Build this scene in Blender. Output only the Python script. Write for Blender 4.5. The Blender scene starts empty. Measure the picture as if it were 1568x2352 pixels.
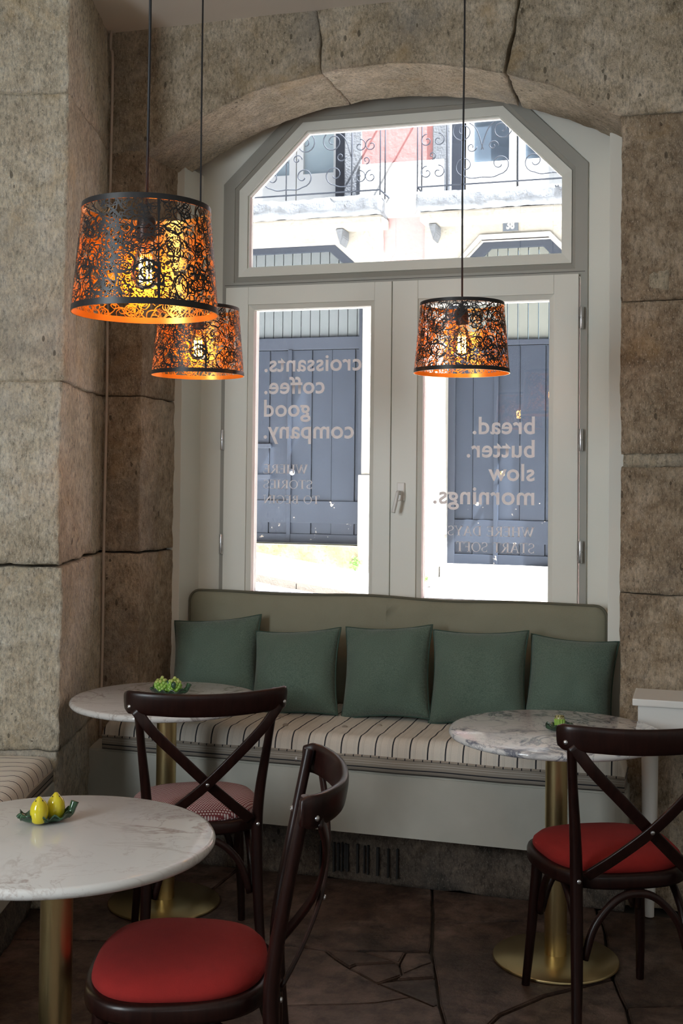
import bpy, bmesh, math, random
from mathutils import Vector, Matrix, noise
PI = math.pi
scene = bpy.context.scene
COL = scene.collection

# ------------------------------------------------------------------ camera
def look(yaw, pitch, roll):
    y, p = math.radians(yaw), math.radians(pitch)
    f = Vector((-math.sin(y) * math.cos(p), math.cos(y) * math.cos(p), math.sin(p)))
    r0 = Vector((math.cos(y), math.sin(y), 0)); u0 = r0.cross(f)
    r = math.cos(roll) * r0 + math.sin(roll) * u0
    u = -math.sin(roll) * r0 + math.cos(roll) * u0
    return Matrix((r, u, -f)).transposed().to_4x4()
cd = bpy.data.cameras.new('camera'); cam = bpy.data.objects.new('camera', cd); COL.objects.link(cam)
cam.matrix_world = Matrix.Translation((0, 0, 1.54)) @ look(17.0, 1.5, 0.0105)
cd.sensor_fit = 'VERTICAL'; cd.sensor_height = 36; cd.sensor_width = 24
cd.lens = 36 * 2700 / 2352; cd.shift_y = -0.0606; cd.clip_start = 0.05
scene.camera = cam
# ------------------------------------------------------------------ sky, sun, daylight, rear fill
w = bpy.data.worlds.new('sky'); scene.world = w; w.use_nodes = True
nt = w.node_tree; bg = nt.nodes['Background']
sky = nt.nodes.new('ShaderNodeTexSky'); sky.sky_type = 'NISHITA'; sky.sun_disc = False
sky.sun_elevation = math.radians(47); sky.sun_rotation = math.radians(150)
nt.links.new(sky.outputs[0], bg.inputs[0]); bg.inputs[1].default_value = 0.20
def light(name, kind, loc, direction, **kw):
    ld = bpy.data.lights.new(name, kind); o = bpy.data.objects.new(name, ld); COL.objects.link(o)
    o.location = loc; o.rotation_euler = Vector(direction).to_track_quat('-Z', 'Y').to_euler()
    for k, v in kw.items(): setattr(ld, k, v)
    return o
light('sun', 'SUN', (3, 2, 9), (-0.50, 0.11, -0.86), energy=112.0, color=(1.0, 0.97, 0.93), angle=0.009)
pl = light('window_portal', 'AREA', (-1.26, 5.16, 2.1), (0, -1, 0), shape='RECTANGLE', size=1.75, size_y=2.4)
pl.data.cycles.is_portal = True
light('rear_fill', 'AREA', (0.7, -2.42, 1.95), (-0.25, 1, 0.02), shape='RECTANGLE', size=2.4, size_y=1.8,
      energy=13, color=(0.88, 0.95, 1.0))  # soft fill added in front of the solid rear wall, no window there
light('left_window_daylight', 'AREA', (-2.54, -0.36, 1.95), (0.956, 0.62, 0.03), shape='RECTANGLE', size=0.95, size_y=1.8,
      energy=98, color=(0.86, 0.95, 1.0))
vs = scene.view_settings
vs.view_transform = 'Standard'; vs.look = 'None'; vs.gamma = 1; vs.use_curve_mapping = False; vs.exposure = 0.0
cy = scene.cycles
cy.use_denoising = True; cy.max_bounces = 10; cy.diffuse_bounces = 5; cy.glossy_bounces = 4
cy.transmission_bounces = 6; cy.transparent_max_bounces = 24; cy.sample_clamp_indirect = 6; cy.caustics_reflective = False
cy.caustics_refractive = False

# ------------------------------------------------------------------ object helpers
def obj(name, me, parent=None, kind=None, loc=None, rot=None, label=None, cat=None, group=None):
    o = bpy.data.objects.new(name, me); COL.objects.link(o)
    if parent is not None: o.parent = parent
    if loc is not None: o.location = loc
    if rot is not None: o.rotation_euler = rot
    if kind: o['kind'] = kind
    if label: o['label'] = label
    if cat: o['category'] = cat
    if group: o['group'] = group
    return o
def mesh(name, vs_, fs, mats, smooth=False, idx=None):
    me = bpy.data.meshes.new(name); me.from_pydata([tuple(v) for v in vs_], [], fs)
    for m in (mats if isinstance(mats, (list, tuple)) else [mats]): me.materials.append(m)
    if idx: me.polygons.foreach_set('material_index', idx)
    if smooth: me.polygons.foreach_set('use_smooth', [True] * len(me.polygons))
    me.update(); return me
def from_bm(name, bm, mats, smooth=False):
    bmesh.ops.recalc_face_normals(bm, faces=bm.faces)
    me = bpy.data.meshes.new(name); bm.to_mesh(me); bm.free()
    for m in (mats if isinstance(mats, (list, tuple)) else [mats]): me.materials.append(m)
    if smooth: me.polygons.foreach_set('use_smooth', [True] * len(me.polygons))
    return me
def box_me(name, a, b, m, bev=0.0, seg=2):
    bm = bmesh.new()
    r = bmesh.ops.create_cube(bm, size=1)
    for v in bm.verts:
        v.co = Vector([a[i] if v.co[i] < 0 else b[i] for i in range(3)])
    if bev: bmesh.ops.bevel(bm, geom=bm.edges[:], offset=bev, segments=seg, affect='EDGES', profile=0.7)
    return from_bm(name, bm, m)
def box(name, a, b, m, parent=None, bev=0.0, seg=2, **kw):
    return obj(name, box_me(name, a, b, m, bev, seg), parent, **kw)
def prism_me(name, poly, y0, y1, m, bev=0.0):
    """polygon in (x, z) pushed from y0 to y1"""
    bm = bmesh.new(); n = len(poly)
    a = [bm.verts.new((x, y0, z)) for x, z in poly]; b = [bm.verts.new((x, y1, z)) for x, z in poly]
    bm.faces.new(a); bm.faces.new(b[::-1])
    for i in range(n): bm.faces.new((a[i], b[i], b[(i + 1) % n], a[(i + 1) % n]))
    if bev: bmesh.ops.bevel(bm, geom=bm.edges[:], offset=bev, segments=2, affect='EDGES')
    return from_bm(name, bm, m)
def ring_me(name, outer, inner, y0, y1, m, closed=True, slope=0.0):
    n = len(outer); vs_ = []
    for x, z in outer: vs_ += [(x, y0, z), (x, y1, z)]
    for x, z in inner: vs_ += [(x, y0 + slope, z), (x, y1, z)]
    fs = []
    for i in range(n if closed else n - 1):
        j = (i + 1) % n; o0, o1, p0, p1 = 2 * i, 2 * j, 2 * n + 2 * i, 2 * n + 2 * j
        fs += [(o0, o1, p1, p0), (o0 + 1, p0 + 1, p1 + 1, o1 + 1), (o0, o0 + 1, o1 + 1, o1), (p0, p1, p1 + 1, p0 + 1)]
    bm = bmesh.new(); me = mesh('t', vs_, fs, m); bm.from_mesh(me); bpy.data.meshes.remove(me)
    return from_bm(name, bm, m)
def lathe_me(name, prof, m, n=48, caps=True, idxf=None):
    vs_, fs = [], []
    for r, z in prof:
        for i in range(n):
            a = 2 * PI * i / n; vs_.append((r * math.cos(a), r * math.sin(a), z))
    for k in range(len(prof) - 1):
        for i in range(n):
            j = (i + 1) % n; fs.append((k * n + i, k * n + j, (k + 1) * n + j, (k + 1) * n + i))
    if caps:
        fs.append(tuple(range(n))[::-1]); fs.append(tuple((len(prof) - 1) * n + i for i in range(n)))
    me = mesh(name, vs_, fs, m, True)
    return me
def sharp(me, deg=40):
    me.set_sharp_from_angle(angle=math.radians(deg)); return me
def smooth_path(pts, n=8):
    """Catmull-Rom through the points"""
    P = [Vector(p) for p in pts]; P = [2 * P[0] - P[1]] + P + [2 * P[-1] - P[-2]]; out = []
    for i in range(1, len(P) - 2):
        for k in range(n):
            t = k / n; a, b, c, d = P[i - 1], P[i], P[i + 1], P[i + 2]
            out.append(0.5 * ((2 * b) + (c - a) * t + (2 * a - 5 * b + 4 * c - d) * t * t + (-a + 3 * b - 3 * c + d) * t ** 3))
    out.append(P[-2]); return out
def sweep(path, sect, m, name='sweep', up=None, closed=False, rad=None, smooth=True):
    """sweep a 2D section (side, up) along a path; up fixes the frame, rad scales per point"""
    P = [Vector(p) for p in path]; n = len(P); vs_, fs = [], []; k = len(sect); prev = None
    for i, p in enumerate(P):
        if closed: t = (P[(i + 1) % n] - P[i - 1]).normalized()
        else: t = (P[min(i + 1, n - 1)] - P[max(i - 1, 0)]).normalized()
        if up is not None:
            uu = Vector(up(i / (n - 1 or 1)) if callable(up) else up); s = t.cross(uu)
            s = s.normalized() if s.length > 1e-6 else prev; q = s.cross(t).normalized()
        else:
            if prev is None:
                a = Vector((0, 0, 1)) if abs(t.z) < 0.9 else Vector((1, 0, 0)); s = t.cross(a).normalized()
            else: s = (prev - t * prev.dot(t)).normalized()
            q = s.cross(t)
        prev = s; r = 1.0 if rad is None else (rad[i] if not callable(rad) else rad(i / (n - 1)))
        for a, b in sect: vs_.append(p + s * (a * r) + q * (b * r))
    for i in range(n if closed else n - 1):
        for j in range(k):
            a, b = i * k + j, i * k + (j + 1) % k; c = ((i + 1) % n) * k
            fs.append((a, b, c + (j + 1) % k, c + j))
    if not closed: fs += [tuple(range(k))[::-1], tuple((n - 1) * k + j for j in range(k))]
    me = mesh(name, vs_, fs, m, smooth)
    return me
def circ(r, n=10): return [(r * math.cos(2 * PI * i / n), r * math.sin(2 * PI * i / n)) for i in range(n)]
def rrect(a, b, r, k=3):
    out = []
    for cx, cz, t0 in ((a - r, b - r, 0), (-a + r, b - r, 90), (-a + r, -b + r, 180), (a - r, -b + r, 270)):
        for i in range(k + 1):
            t = math.radians(t0 + 90 * i / k); out.append((cx + r * math.cos(t), cz + r * math.sin(t)))
    return out
def tube(path, r, m, name='tube', n=10, **kw): return sweep(path, circ(r, n), m, name, **kw)
def empty(name, loc=(0, 0, 0), rz=0.0, label=None, cat=None, group=None, kind=None):
    return obj(name, None, None, kind, loc, (0, 0, rz), label, cat, group)
def copy_tree(o, parent=None):
    c = o.copy(); COL.objects.link(c)
    if parent is not None: c.parent = parent
    for ch in o.children: copy_tree(ch, c)
    return c

# ------------------------------------------------------------------ materials
def mat(name, color=(0.5, 0.5, 0.5), rough=0.6, metal=0.0, **kw):
    m = bpy.data.materials.new(name); m.use_nodes = True
    b = m.node_tree.nodes['Principled BSDF']
    b.inputs['Base Color'].default_value = (*color, 1); b.inputs['Roughness'].default_value = rough
    b.inputs['Metallic'].default_value = metal
    for k, v in kw.items(): b.inputs[k].default_value = v
    return m
class N:
    """small node-graph helper on a material"""
    def __init__(s, m): s.m = m; s.t = m.node_tree; s.b = s.t.nodes['Principled BSDF']
    def new(s, kind, **kw):
        n = s.t.nodes.new('ShaderNode' + kind)
        for k, v in kw.items():
            if hasattr(n, k) and k not in n.inputs: setattr(n, k, v)
            else: n.inputs[k].default_value = v
        return n
    def link(s, a, b): s.t.links.new(a, b)
    def coord(s, scale=(1, 1, 1), rnd=True, loc=(0, 0, 0), rot=(0, 0, 0)):
        tc = s.new('TexCoord'); mp = s.new('Mapping'); mp.inputs['Scale'].default_value = scale
        mp.inputs['Location'].default_value = loc; mp.inputs['Rotation'].default_value = rot
        s.link(tc.outputs['Object'], mp.inputs['Vector']); out = mp.outputs[0]
        if rnd:
            oi = s.new('ObjectInfo'); v = s.new('VectorMath', operation='SCALE'); v.inputs['Scale'].default_value = 37.0
            cx = s.new('CombineXYZ'); s.link(oi.outputs['Random'], cx.inputs[0]); s.link(oi.outputs['Random'], cx.inputs[1]); s.link(oi.outputs['Random'], cx.inputs[2])
            s.link(cx.outputs[0], v.inputs[0]); ad = s.new('VectorMath', operation='ADD')
            s.link(out, ad.inputs[0]); s.link(v.outputs[0], ad.inputs[1]); out = ad.outputs[0]
        return out
    def noise(s, vec, scale, detail=4, rough=0.55, dist=0.0):
        n = s.new('TexNoise', Scale=scale, Detail=detail, Roughness=rough, Distortion=dist); s.link(vec, n.inputs['Vector']); return n.outputs['Fac']
    def voro(s, vec, scale, feature='F1', out='Distance'):
        n = s.new('TexVoronoi', feature=feature, Scale=scale); s.link(vec, n.inputs['Vector']); return n.outputs[out]
    def ramp(s, fac, stops, interp='LINEAR'):
        n = s.new('ValToRGB'); r = n.color_ramp; r.interpolation = interp
        while len(r.elements) < len(stops): r.elements.new(0.5)
        for e, (p, c) in zip(r.elements, stops):
            e.position = p; e.color = (*c, 1) if len(c) == 3 else c
        s.link(fac, n.inputs[0]); return n.outputs[0]
    def mix(s, fac, a, b, blend='MIX'):
        n = s.new('Mix', data_type='RGBA', blend_type=blend)
        for i, v in ((0, fac), (6, a), (7, b)):
            if hasattr(v, 'links'): s.link(v, n.inputs[i])
            elif isinstance(v, (int, float)): n.inputs[i].default_value = v
            else: n.inputs[i].default_value = (*v, 1)
        return n.outputs[2]
    def math(s, op, a, b=0.0, c=None):
        n = s.new('Math', operation=op)
        for i, v in enumerate((a, b, c)):
            if v is None: continue
            if hasattr(v, 'links'): s.link(v, n.inputs[i])
            else: n.inputs[i].default_value = v
        return n.outputs[0]
    def sep(s, vec):
        n = s.new('SeparateXYZ'); s.link(vec, n.inputs[0]); return n.outputs
    def base(s, c): s.link(c, s.b.inputs['Base Color'])
    def rough(s, c): s.link(c, s.b.inputs['Roughness'])
    def bump(s, h, strength=0.5, dist=0.01):
        n = s.new('Bump', Strength=strength, Distance=dist); s.link(h, n.inputs['Height']); s.link(n.outputs[0], s.b.inputs['Normal'])

def stone_mat(name, dark, midc, light_, pits=1.0, streak=(1, 1, 0.45), bump=0.9):
    m = mat(name, midc, 0.92); n = N(m); v = n.coord(); vs2 = n.coord(scale=streak)
    big = n.noise(v, 1.7, 4, 0.6, 0.4); med = n.noise(v, 12, 8, 0.72, 0.4); fine = n.noise(vs2, 90, 5, 0.75); gr = n.noise(vs2, 260, 2, 0.6)
    c = n.ramp(n.math('ADD', n.math('MULTIPLY', big, 0.45), n.math('MULTIPLY', med, 0.55)), [(0.38, dark), (0.49, midc), (0.60, light_)])
    grain = n.ramp(fine, [(0.28, (0.16, 0.15, 0.14)), (0.48, (0.95, 0.95, 0.95)), (0.70, (1.45, 1.43, 1.40))])
    c = n.mix(0.85, c, grain, 'MULTIPLY')
    c = n.mix(n.ramp(gr, [(0.58, (0, 0, 0)), (0.74, (0.7, 0.7, 0.7))]), c, tuple(min(1, x * 1.3 + 0.06) for x in light_))
    ochre = n.noise(v, 3.3, 6, 0.7, 0.6)
    c = n.mix(n.ramp(ochre, [(0.56, (0, 0, 0)), (0.74, (0.55, 0.55, 0.55))]), c, (midc[0] * 1.10, midc[1] * 0.90, midc[2] * 0.58))
    grey = n.noise(v, 2.1, 5, 0.65)
    c = n.mix(n.ramp(grey, [(0.52, (0, 0, 0)), (0.72, (0.55, 0.55, 0.55))]), c, tuple(sum(midc) / 3 * k for k in (0.78, 0.77, 0.74)))
    hole = n.voro(vs2, 26); hm = n.math('MULTIPLY', n.math('LESS_THAN', hole, 0.16), n.math('GREATER_THAN', n.noise(v, 5.5, 3), 0.58))
    c = n.mix(n.math('MULTIPLY', hm, 0.7), c, tuple(x * 0.22 for x in dark))
    n.base(c)
    h = n.math('ADD', n.math('MULTIPLY', med, 1.1), n.math('MULTIPLY', fine, 0.55 * pits)); h = n.math('ADD', h, n.math('MULTIPLY', gr, 0.15)); h = n.math('SUBTRACT', h, n.math('MULTIPLY', hm, 0.5))
    n.bump(h, bump, 0.022); return m
M = {}
M['pier'] = stone_mat('pier_stone', (0.50, 0.43, 0.32), (0.68, 0.61, 0.48), (0.82, 0.77, 0.66))
M['wall'] = stone_mat('wall_stone', (0.25, 0.18, 0.115), (0.40, 0.315, 0.22), (0.60, 0.505, 0.39))
M['arch'] = stone_mat('arch_stone', (0.33, 0.27, 0.185), (0.49, 0.415, 0.305), (0.68, 0.60, 0.48))
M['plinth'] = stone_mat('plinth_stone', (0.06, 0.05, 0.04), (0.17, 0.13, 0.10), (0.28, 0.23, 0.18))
M['mortar'] = mat('mortar', (0.06, 0.05, 0.04), 0.95)
M['lime'] = stone_mat('lime_mortar', (0.42, 0.36, 0.26), (0.52, 0.45, 0.33), (0.60, 0.54, 0.43))
M['ceiling'] = mat('ceiling_paint', (0.78, 0.72, 0.65), 0.9)
M['room'] = mat('room_plaster', (0.62, 0.58, 0.52), 0.9)
M['cream'] = mat('cream_paint', (0.82, 0.83, 0.77), 0.45)
M['sash'] = mat('sash_paint', (0.83, 0.84, 0.78), 0.4)
M['grey'] = mat('grey_frame_paint', (0.38, 0.38, 0.345), 0.45)
M['seal'] = mat('dark_gap', (0.03, 0.03, 0.03), 0.8)
M['steel'] = mat('satin_steel', (0.62, 0.63, 0.65), 0.3, 1.0)
M['plastic'] = mat('white_plastic', (0.80, 0.79, 0.76), 0.35)
def plaster_panel():
    m = mat('bench_paint', (0.55, 0.53, 0.46), 0.55); n = N(m); v = n.coord()
    a = n.noise(v, 5, 4); n.base(n.ramp(a, [(0.3, (0.46, 0.455, 0.40)), (0.7, (0.54, 0.53, 0.47))])); return m
M['bench'] = plaster_panel()
def floor_mat():
    m = mat('floor_stone', (0.1, 0.07, 0.05), 0.45); n = N(m); v = n.coord()
    a = n.noise(v, 3.0, 6, 0.65, 0.6); b = n.noise(v, 14, 6, 0.7); c = n.noise(v, 60, 3)
    col = n.ramp(a, [(0.3, (0.0312, 0.0182, 0.0130)), (0.5, (0.1105, 0.0650, 0.0468)), (0.70, (0.2210, 0.1495, 0.1170))])
    col = n.mix(n.ramp(b, [(0.3, (0.9, 0.9, 0.9)), (0.55, (0, 0, 0))]), col, (0.016, 0.012, 0.010))
    n.base(col); n.rough(n.ramp(b, [(0.3, (0.60, 0.60, 0.60)), (0.7, (0.30, 0.30, 0.30))]))
    n.bump(n.math('ADD', b, n.math('MULTIPLY', c, 0.3)), 0.5, 0.01); return m
M['floor'] = floor_mat()
def marble_mat(name, base, vein, seed, scale=3.0, sharpness=0.03, amount=0.8):
    m = mat(name, base, 0.09); n = N(m); v = n.coord(rnd=False, loc=(seed, seed * 1.7, 0))
    w1 = n.noise(v, scale, 6, 0.6, 1.2); w2 = n.noise(v, scale * 2.7, 6, 0.62, 1.0); cl = n.noise(v, scale * 0.9, 3)
    k1 = n.ramp(n.math('ABSOLUTE', n.math('SUBTRACT', w1, 0.5)), [(0.0, (1, 1, 1)), (sharpness, (0, 0, 0))])
    k2 = n.ramp(n.math('ABSOLUTE', n.math('SUBTRACT', w2, 0.5)), [(0.0, (0.6, 0.6, 0.6)), (sharpness * 0.8, (0, 0, 0))])
    k = n.math('MULTIPLY', n.math('MAXIMUM', k1, k2), n.ramp(cl, [(0.34, (0, 0, 0)), (0.52, (amount, amount, amount))]))
    c = n.mix(n.math('MULTIPLY', n.noise(v, 2.0, 4), 0.25), base, tuple(x * 0.72 for x in base))
    n.base(n.mix(k, c, vein)); return m
M['marbleA'] = marble_mat('marble_warm_white', (0.66, 0.645, 0.625), (0.3375, 0.2625, 0.2375), 3.1, 2.2, 0.020, 0.9)
M['marbleB'] = marble_mat('marble_grey_white', (0.70, 0.69, 0.675), (0.3125, 0.2750, 0.2562), 7.7, 3.0, 0.022, 0.9)
M['marbleC'] = marble_mat('marble_blue_veined', (0.7750, 0.7625, 0.7562), (0.1500, 0.1625, 0.2125), 12.4, 4.5, 0.035, 1.0)
def brass():
    m = mat('brushed_brass', (0.60, 0.48, 0.25), 0.28, 1.0); n = N(m); v = n.coord(scale=(1, 1, 0.02))
    a = n.noise(v, 900, 1); n.rough(n.ramp(a, [(0.3, (0.28, 0.28, 0.28)), (0.7, (0.34, 0.34, 0.34))])); return m
M['brass'] = brass()
def wood():
    m = mat('dark_mahogany', (0.04, 0.014, 0.011), 0.32); n = N(m); v = n.coord(scale=(6, 6, 0.6))
    a = n.noise(v, 14, 5, 0.6); n.base(n.ramp(a, [(0.3, (0.009, 0.0026, 0.0022)), (0.7, (0.022, 0.0066, 0.0048))])); n.b.inputs['Specular IOR Level'].default_value = 0.35; return m
M['wood'] = wood()
def felt(name, a, b):
    m = mat(name, a, 0.95); n = N(m); v = n.coord(); f = n.noise(v, 420, 3); g = n.noise(v, 25, 4)
    n.base(n.mix(n.math('MULTIPLY', g, 0.7), a, b)); n.bump(f, 0.35, 0.002)
    return m
M['red'] = felt('red_felt', (0.30, 0.011, 0.008), (0.19, 0.0075, 0.006))
def tweed():
    m = mat('red_tweed', (0.3, 0.12, 0.12), 0.95); n = N(m); s = n.sep(n.coord(rnd=False, scale=(105, 150, 1)))
    row = n.math('FLOOR', s[1]); xx = n.math('ADD', s[0], n.math('MULTIPLY', row, 0.5))
    a = n.math('MULTIPLY', n.math('SUBTRACT', n.math('FRACT', xx), 0.5), 2.0); b = n.math('MULTIPLY', n.math('SUBTRACT', n.math('FRACT', s[1]), 0.5), 2.0)
    d = n.math('ADD', n.math('MULTIPLY', a, a), n.math('MULTIPLY', b, b))
    n.base(n.ramp(d, [(0.30, (0.62, 0.52, 0.50)), (0.62, (0.20, 0.035, 0.04))])); n.bump(d, 0.4, 0.002); return m
M['tweed'] = tweed()
def green():
    m = mat('green_linen', (0.06, 0.11, 0.08), 0.9); n = N(m); s = n.coord(scale=(1, 0.03, 1)); t = n.coord()
    a = n.noise(s, 330, 2); f = n.noise(t, 500, 2)
    n.base(n.ramp(a, [(0.3, (0.0650, 0.1105, 0.0858)), (0.7, (0.1365, 0.1950, 0.1534))])); n.bump(n.math('ADD', a, f), 0.3, 0.002)
    n.b.inputs['Sheen Weight'].default_value = 0.2; return m
M['green'] = green()
M['greenpipe'] = mat('green_piping', (0.045, 0.085, 0.065), 0.9)
def sage():
    m = mat('sage_upholstery', (0.16, 0.155, 0.11), 0.92); n = N(m); v = n.coord(); a = n.noise(v, 320, 3); b = n.noise(v, 5, 3)
    n.base(n.mix(a, n.ramp(b, [(0.3, (0.2100, 0.2030, 0.1400)), (0.7, (0.2800, 0.2730, 0.1960))]), (0.2800, 0.2800, 0.2100))); n.bump(a, 0.3, 0.002); return m
M['sage'] = sage(); M['sagepipe'] = mat('sage_piping', (0.13, 0.125, 0.09), 0.9)
def stripes(name, axis, pitch, base, warm, lines, dashes=0.0):
    """woven stripes: (offset in pitch, half width in pitch, colour)"""
    m = mat(name, base, 0.92); n = N(m); s = n.sep(n.coord(rnd=False)); v = n.coord()
    t = n.math('FRACT', n.math('MULTIPLY', s[axis], 1.0 / pitch)); th = n.coord(scale=(1, 0.05, 1) if axis == 0 else (0.05, 1, 1))
    c = n.mix(n.noise(th, 260, 2), base, warm)
    for off, hw, col, dash in lines:
        k = n.math('LESS_THAN', n.math('ABSOLUTE', n.math('SUBTRACT', t, off)), hw)
        if dash:
            u = n.math('FRACT', n.math('MULTIPLY', n.math('ADD', s[1 - axis], n.math('MULTIPLY', s[2], -1.0)), dash)); k = n.math('MULTIPLY', k, n.math('LESS_THAN', u, 0.72))
        c = n.mix(k, c, col)
    n.base(c); n.bump(n.noise(v, 420, 2), 0.25, 0.002); return m
BL = (0.02, 0.022, 0.03)
SL = [(0.5, 0.040, BL, 0), (0.30, 0.014, (0.62, 0.59, 0.53), 0), (0.22, 0.012, (0.62, 0.59, 0.53), 0), (0.72, 0.012, (0.60, 0.57, 0.51), 0), (0.80, 0.010, (0.52, 0.47, 0.40), 0)]
M['stripeX'] = stripes('striped_ticking', 0, 0.066, (0.80, 0.75, 0.67), (0.68, 0.62, 0.54), SL)
M['stripeY'] = stripes('striped_ticking_side', 1, 0.062, (0.80, 0.75, 0.67), (0.68, 0.62, 0.54), SL)
def boxing():
    m = mat('striped_boxing', (0.25, 0.22, 0.18), 0.92); n = N(m); s = n.sep(n.coord(rnd=False))
    c = n.mix(n.noise(n.coord(scale=(0.05, 0.05, 1)), 300, 2), (0.36, 0.32, 0.27), (0.28, 0.245, 0.205))
    for z, hw, col in ((0.478, 0.0022, BL), (0.492, 0.001, (0.5, 0.47, 0.42)), (0.500, 0.001, (0.5, 0.47, 0.42)), (0.462, 0.0012, BL)):
        k = n.math('LESS_THAN', n.math('ABSOLUTE', n.math('SUBTRACT', s[2], z)), hw); c = n.mix(k, c, col)
    n.base(c); return m
M['boxing'] = boxing()
M['tickpipe'] = stripes('striped_piping', 0, 0.033, (0.40, 0.35, 0.29), (0.34, 0.29, 0.24), [(0.5, 0.06, BL, 0)])
M['black'] = mat('black_metal', (0.012, 0.012, 0.014), 0.38, 0.0)
M['gold'] = mat('copper_gold_lining', (0.82, 0.38, 0.08), 0.35, 0.85)
M['cord'] = mat('black_cord', (0.01, 0.01, 0.012), 0.6)
def emis(name, col, s):
    m = mat(name, col, 0.5); b = m.node_tree.nodes['Principled BSDF']
    b.inputs['Emission Color'].default_value = (*col, 1); b.inputs['Emission Strength'].default_value = s; return m
M['filament'] = emis('glowing_filament', (1.0, 0.40, 0.08), 260)
def thin_glass(name, tint=(1, 1, 1), dust=0.0, dustcol=(0.8, 0.85, 0.95), ior=1.45):
    m = bpy.data.materials.new(name); m.use_nodes = True; t = m.node_tree; t.nodes.clear()
    out = t.nodes.new('ShaderNodeOutputMaterial'); tr = t.nodes.new('ShaderNodeBsdfTransparent'); tr.inputs[0].default_value = (*tint, 1)
    gl = t.nodes.new('ShaderNodeBsdfGlossy'); gl.inputs['Roughness'].default_value = 0.0; fr = t.nodes.new('ShaderNodeFresnel'); fr.inputs[0].default_value = ior
    mx = t.nodes.new('ShaderNodeMixShader'); t.links.new(fr.outputs[0], mx.inputs[0]); t.links.new(tr.outputs[0], mx.inputs[1]); t.links.new(gl.outputs[0], mx.inputs[2])
    if dust:
        tl = t.nodes.new('ShaderNodeBsdfTranslucent'); tl.inputs[0].default_value = (*dustcol, 1)
        tc = t.nodes.new('ShaderNodeTexCoord'); nz = t.nodes.new('ShaderNodeTexNoise'); nz.inputs['Scale'].default_value = 3.0; nz.inputs['Detail'].default_value = 5
        t.links.new(tc.outputs['Object'], nz.inputs['Vector']); mm = t.nodes.new('ShaderNodeMath'); mm.operation = 'MULTIPLY'; mm.inputs[1].default_value = dust * 2
        t.links.new(nz.outputs['Fac'], mm.inputs[0]); m2 = t.nodes.new('ShaderNodeMixShader')
        t.links.new(mm.outputs[0], m2.inputs[0]); t.links.new(mx.outputs[0], m2.inputs[1]); t.links.new(tl.outputs[0], m2.inputs[2]); mx = m2
    t.links.new(mx.outputs[0], out.inputs[0]); return m
M['glass'] = thin_glass('window_glass', (0.97, 0.985, 1.0), 0.0065)
M['bulb'] = thin_glass('amber_bulb_glass', (1.0, 0.86, 0.62))
def lettering_mat():
    m = bpy.data.materials.new('vinyl_lettering'); m.use_nodes = True; t = m.node_tree; t.nodes.clear(); out = t.nodes.new('ShaderNodeOutputMaterial')
    a = t.nodes.new('ShaderNodeBsdfDiffuse'); a.inputs[0].default_value = (0.62, 0.60, 0.60, 1); b = t.nodes.new('ShaderNodeBsdfTranslucent'); b.inputs[0].default_value = (0.62, 0.6, 0.6, 1)
    mx = t.nodes.new('ShaderNodeMixShader'); mx.inputs[0].default_value = 0.35; t.links.new(a.outputs[0], mx.inputs[1]); t.links.new(b.outputs[0], mx.inputs[2]); t.links.new(mx.outputs[0], out.inputs[0]); return m
M['vinyl'] = lettering_mat()
def glaze(name, a, b, scale=20):
    m = mat(name, a, 0.12); n = N(m); v = n.coord(); n.base(n.mix(n.ramp(n.noise(v, scale, 4), [(0.35, (0, 0, 0)), (0.65, (1, 1, 1))]), a, b))
    n.b.inputs['Coat Weight'].default_value = 0.6; return m
M['lemon'] = glaze('lemon_glaze', (0.66, 0.56, 0.02), (0.60, 0.46, 0.015))
M['leaf'] = glaze('dark_green_glaze', (0.012, 0.045, 0.022), (0.03, 0.095, 0.04), 60)
M['grape'] = glaze('grape_glaze', (0.26, 0.50, 0.07), (0.34, 0.58, 0.12), 40)
M['grapetip'] = glaze('yellow_green_glaze', (0.42, 0.52, 0.12), (0.5, 0.58, 0.18), 40)
def cactus():
    m = mat('speckled_green_glaze', (0.25, 0.42, 0.08), 0.15); n = N(m); v = n.coord(rnd=False); s = n.sep(v)
    sp = n.noise(v, 220, 3); g = n.mix(n.noise(n.coord(scale=(1, 1, 0.1)), 180, 3), (0.20, 0.40, 0.06), (0.36, 0.55, 0.12))
    top = n.math('GREATER_THAN', s[2], 0.034); br = n.ramp(sp, [(0.42, (0.10, 0.05, 0.02)), (0.55, (0.42, 0.42, 0.18))]); n.base(n.mix(top, g, br)); return m
M['cactus'] = cactus()
# street side
def facade(name, a, b, sc=3.0, stain=(0.45, 0.40, 0.32), thr=0.62):
    m = mat(name, a, 0.9, **{'Specular IOR Level': 0.1}); n = N(m); v = n.coord(); f = n.noise(v, sc, 5, 0.65); g = n.noise(v, sc * 9, 4)
    c = n.ramp(f, [(0.3, b), (0.6, a)]); c = n.mix(n.ramp(g, [(thr, (0, 0, 0)), (thr + 0.14, (0.7, 0.7, 0.7))]), c, stain); n.base(c); n.bump(g, 0.4, 0.01); return m
M['limewash'] = facade('limewash', (0.26, 0.25, 0.228), (0.155, 0.146, 0.128), 3.0, (0.11, 0.10, 0.085), 0.6)
M['whitewash'] = facade('white_render', (0.4462, 0.4424, 0.4309), (0.4208, 0.4105, 0.3940), 3, (0.3162, 0.2945, 0.2626), 0.68)
M['pinkwash'] = facade('pink_render', (0.215, 0.098, 0.100), (0.21, 0.105, 0.105), 2, (0.225, 0.118, 0.115), 0.7)
M['pinkpale'] = facade('pale_pink_render', (0.27, 0.175, 0.178), (0.27, 0.18, 0.18), 2, (0.28, 0.19, 0.188), 0.7)
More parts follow.
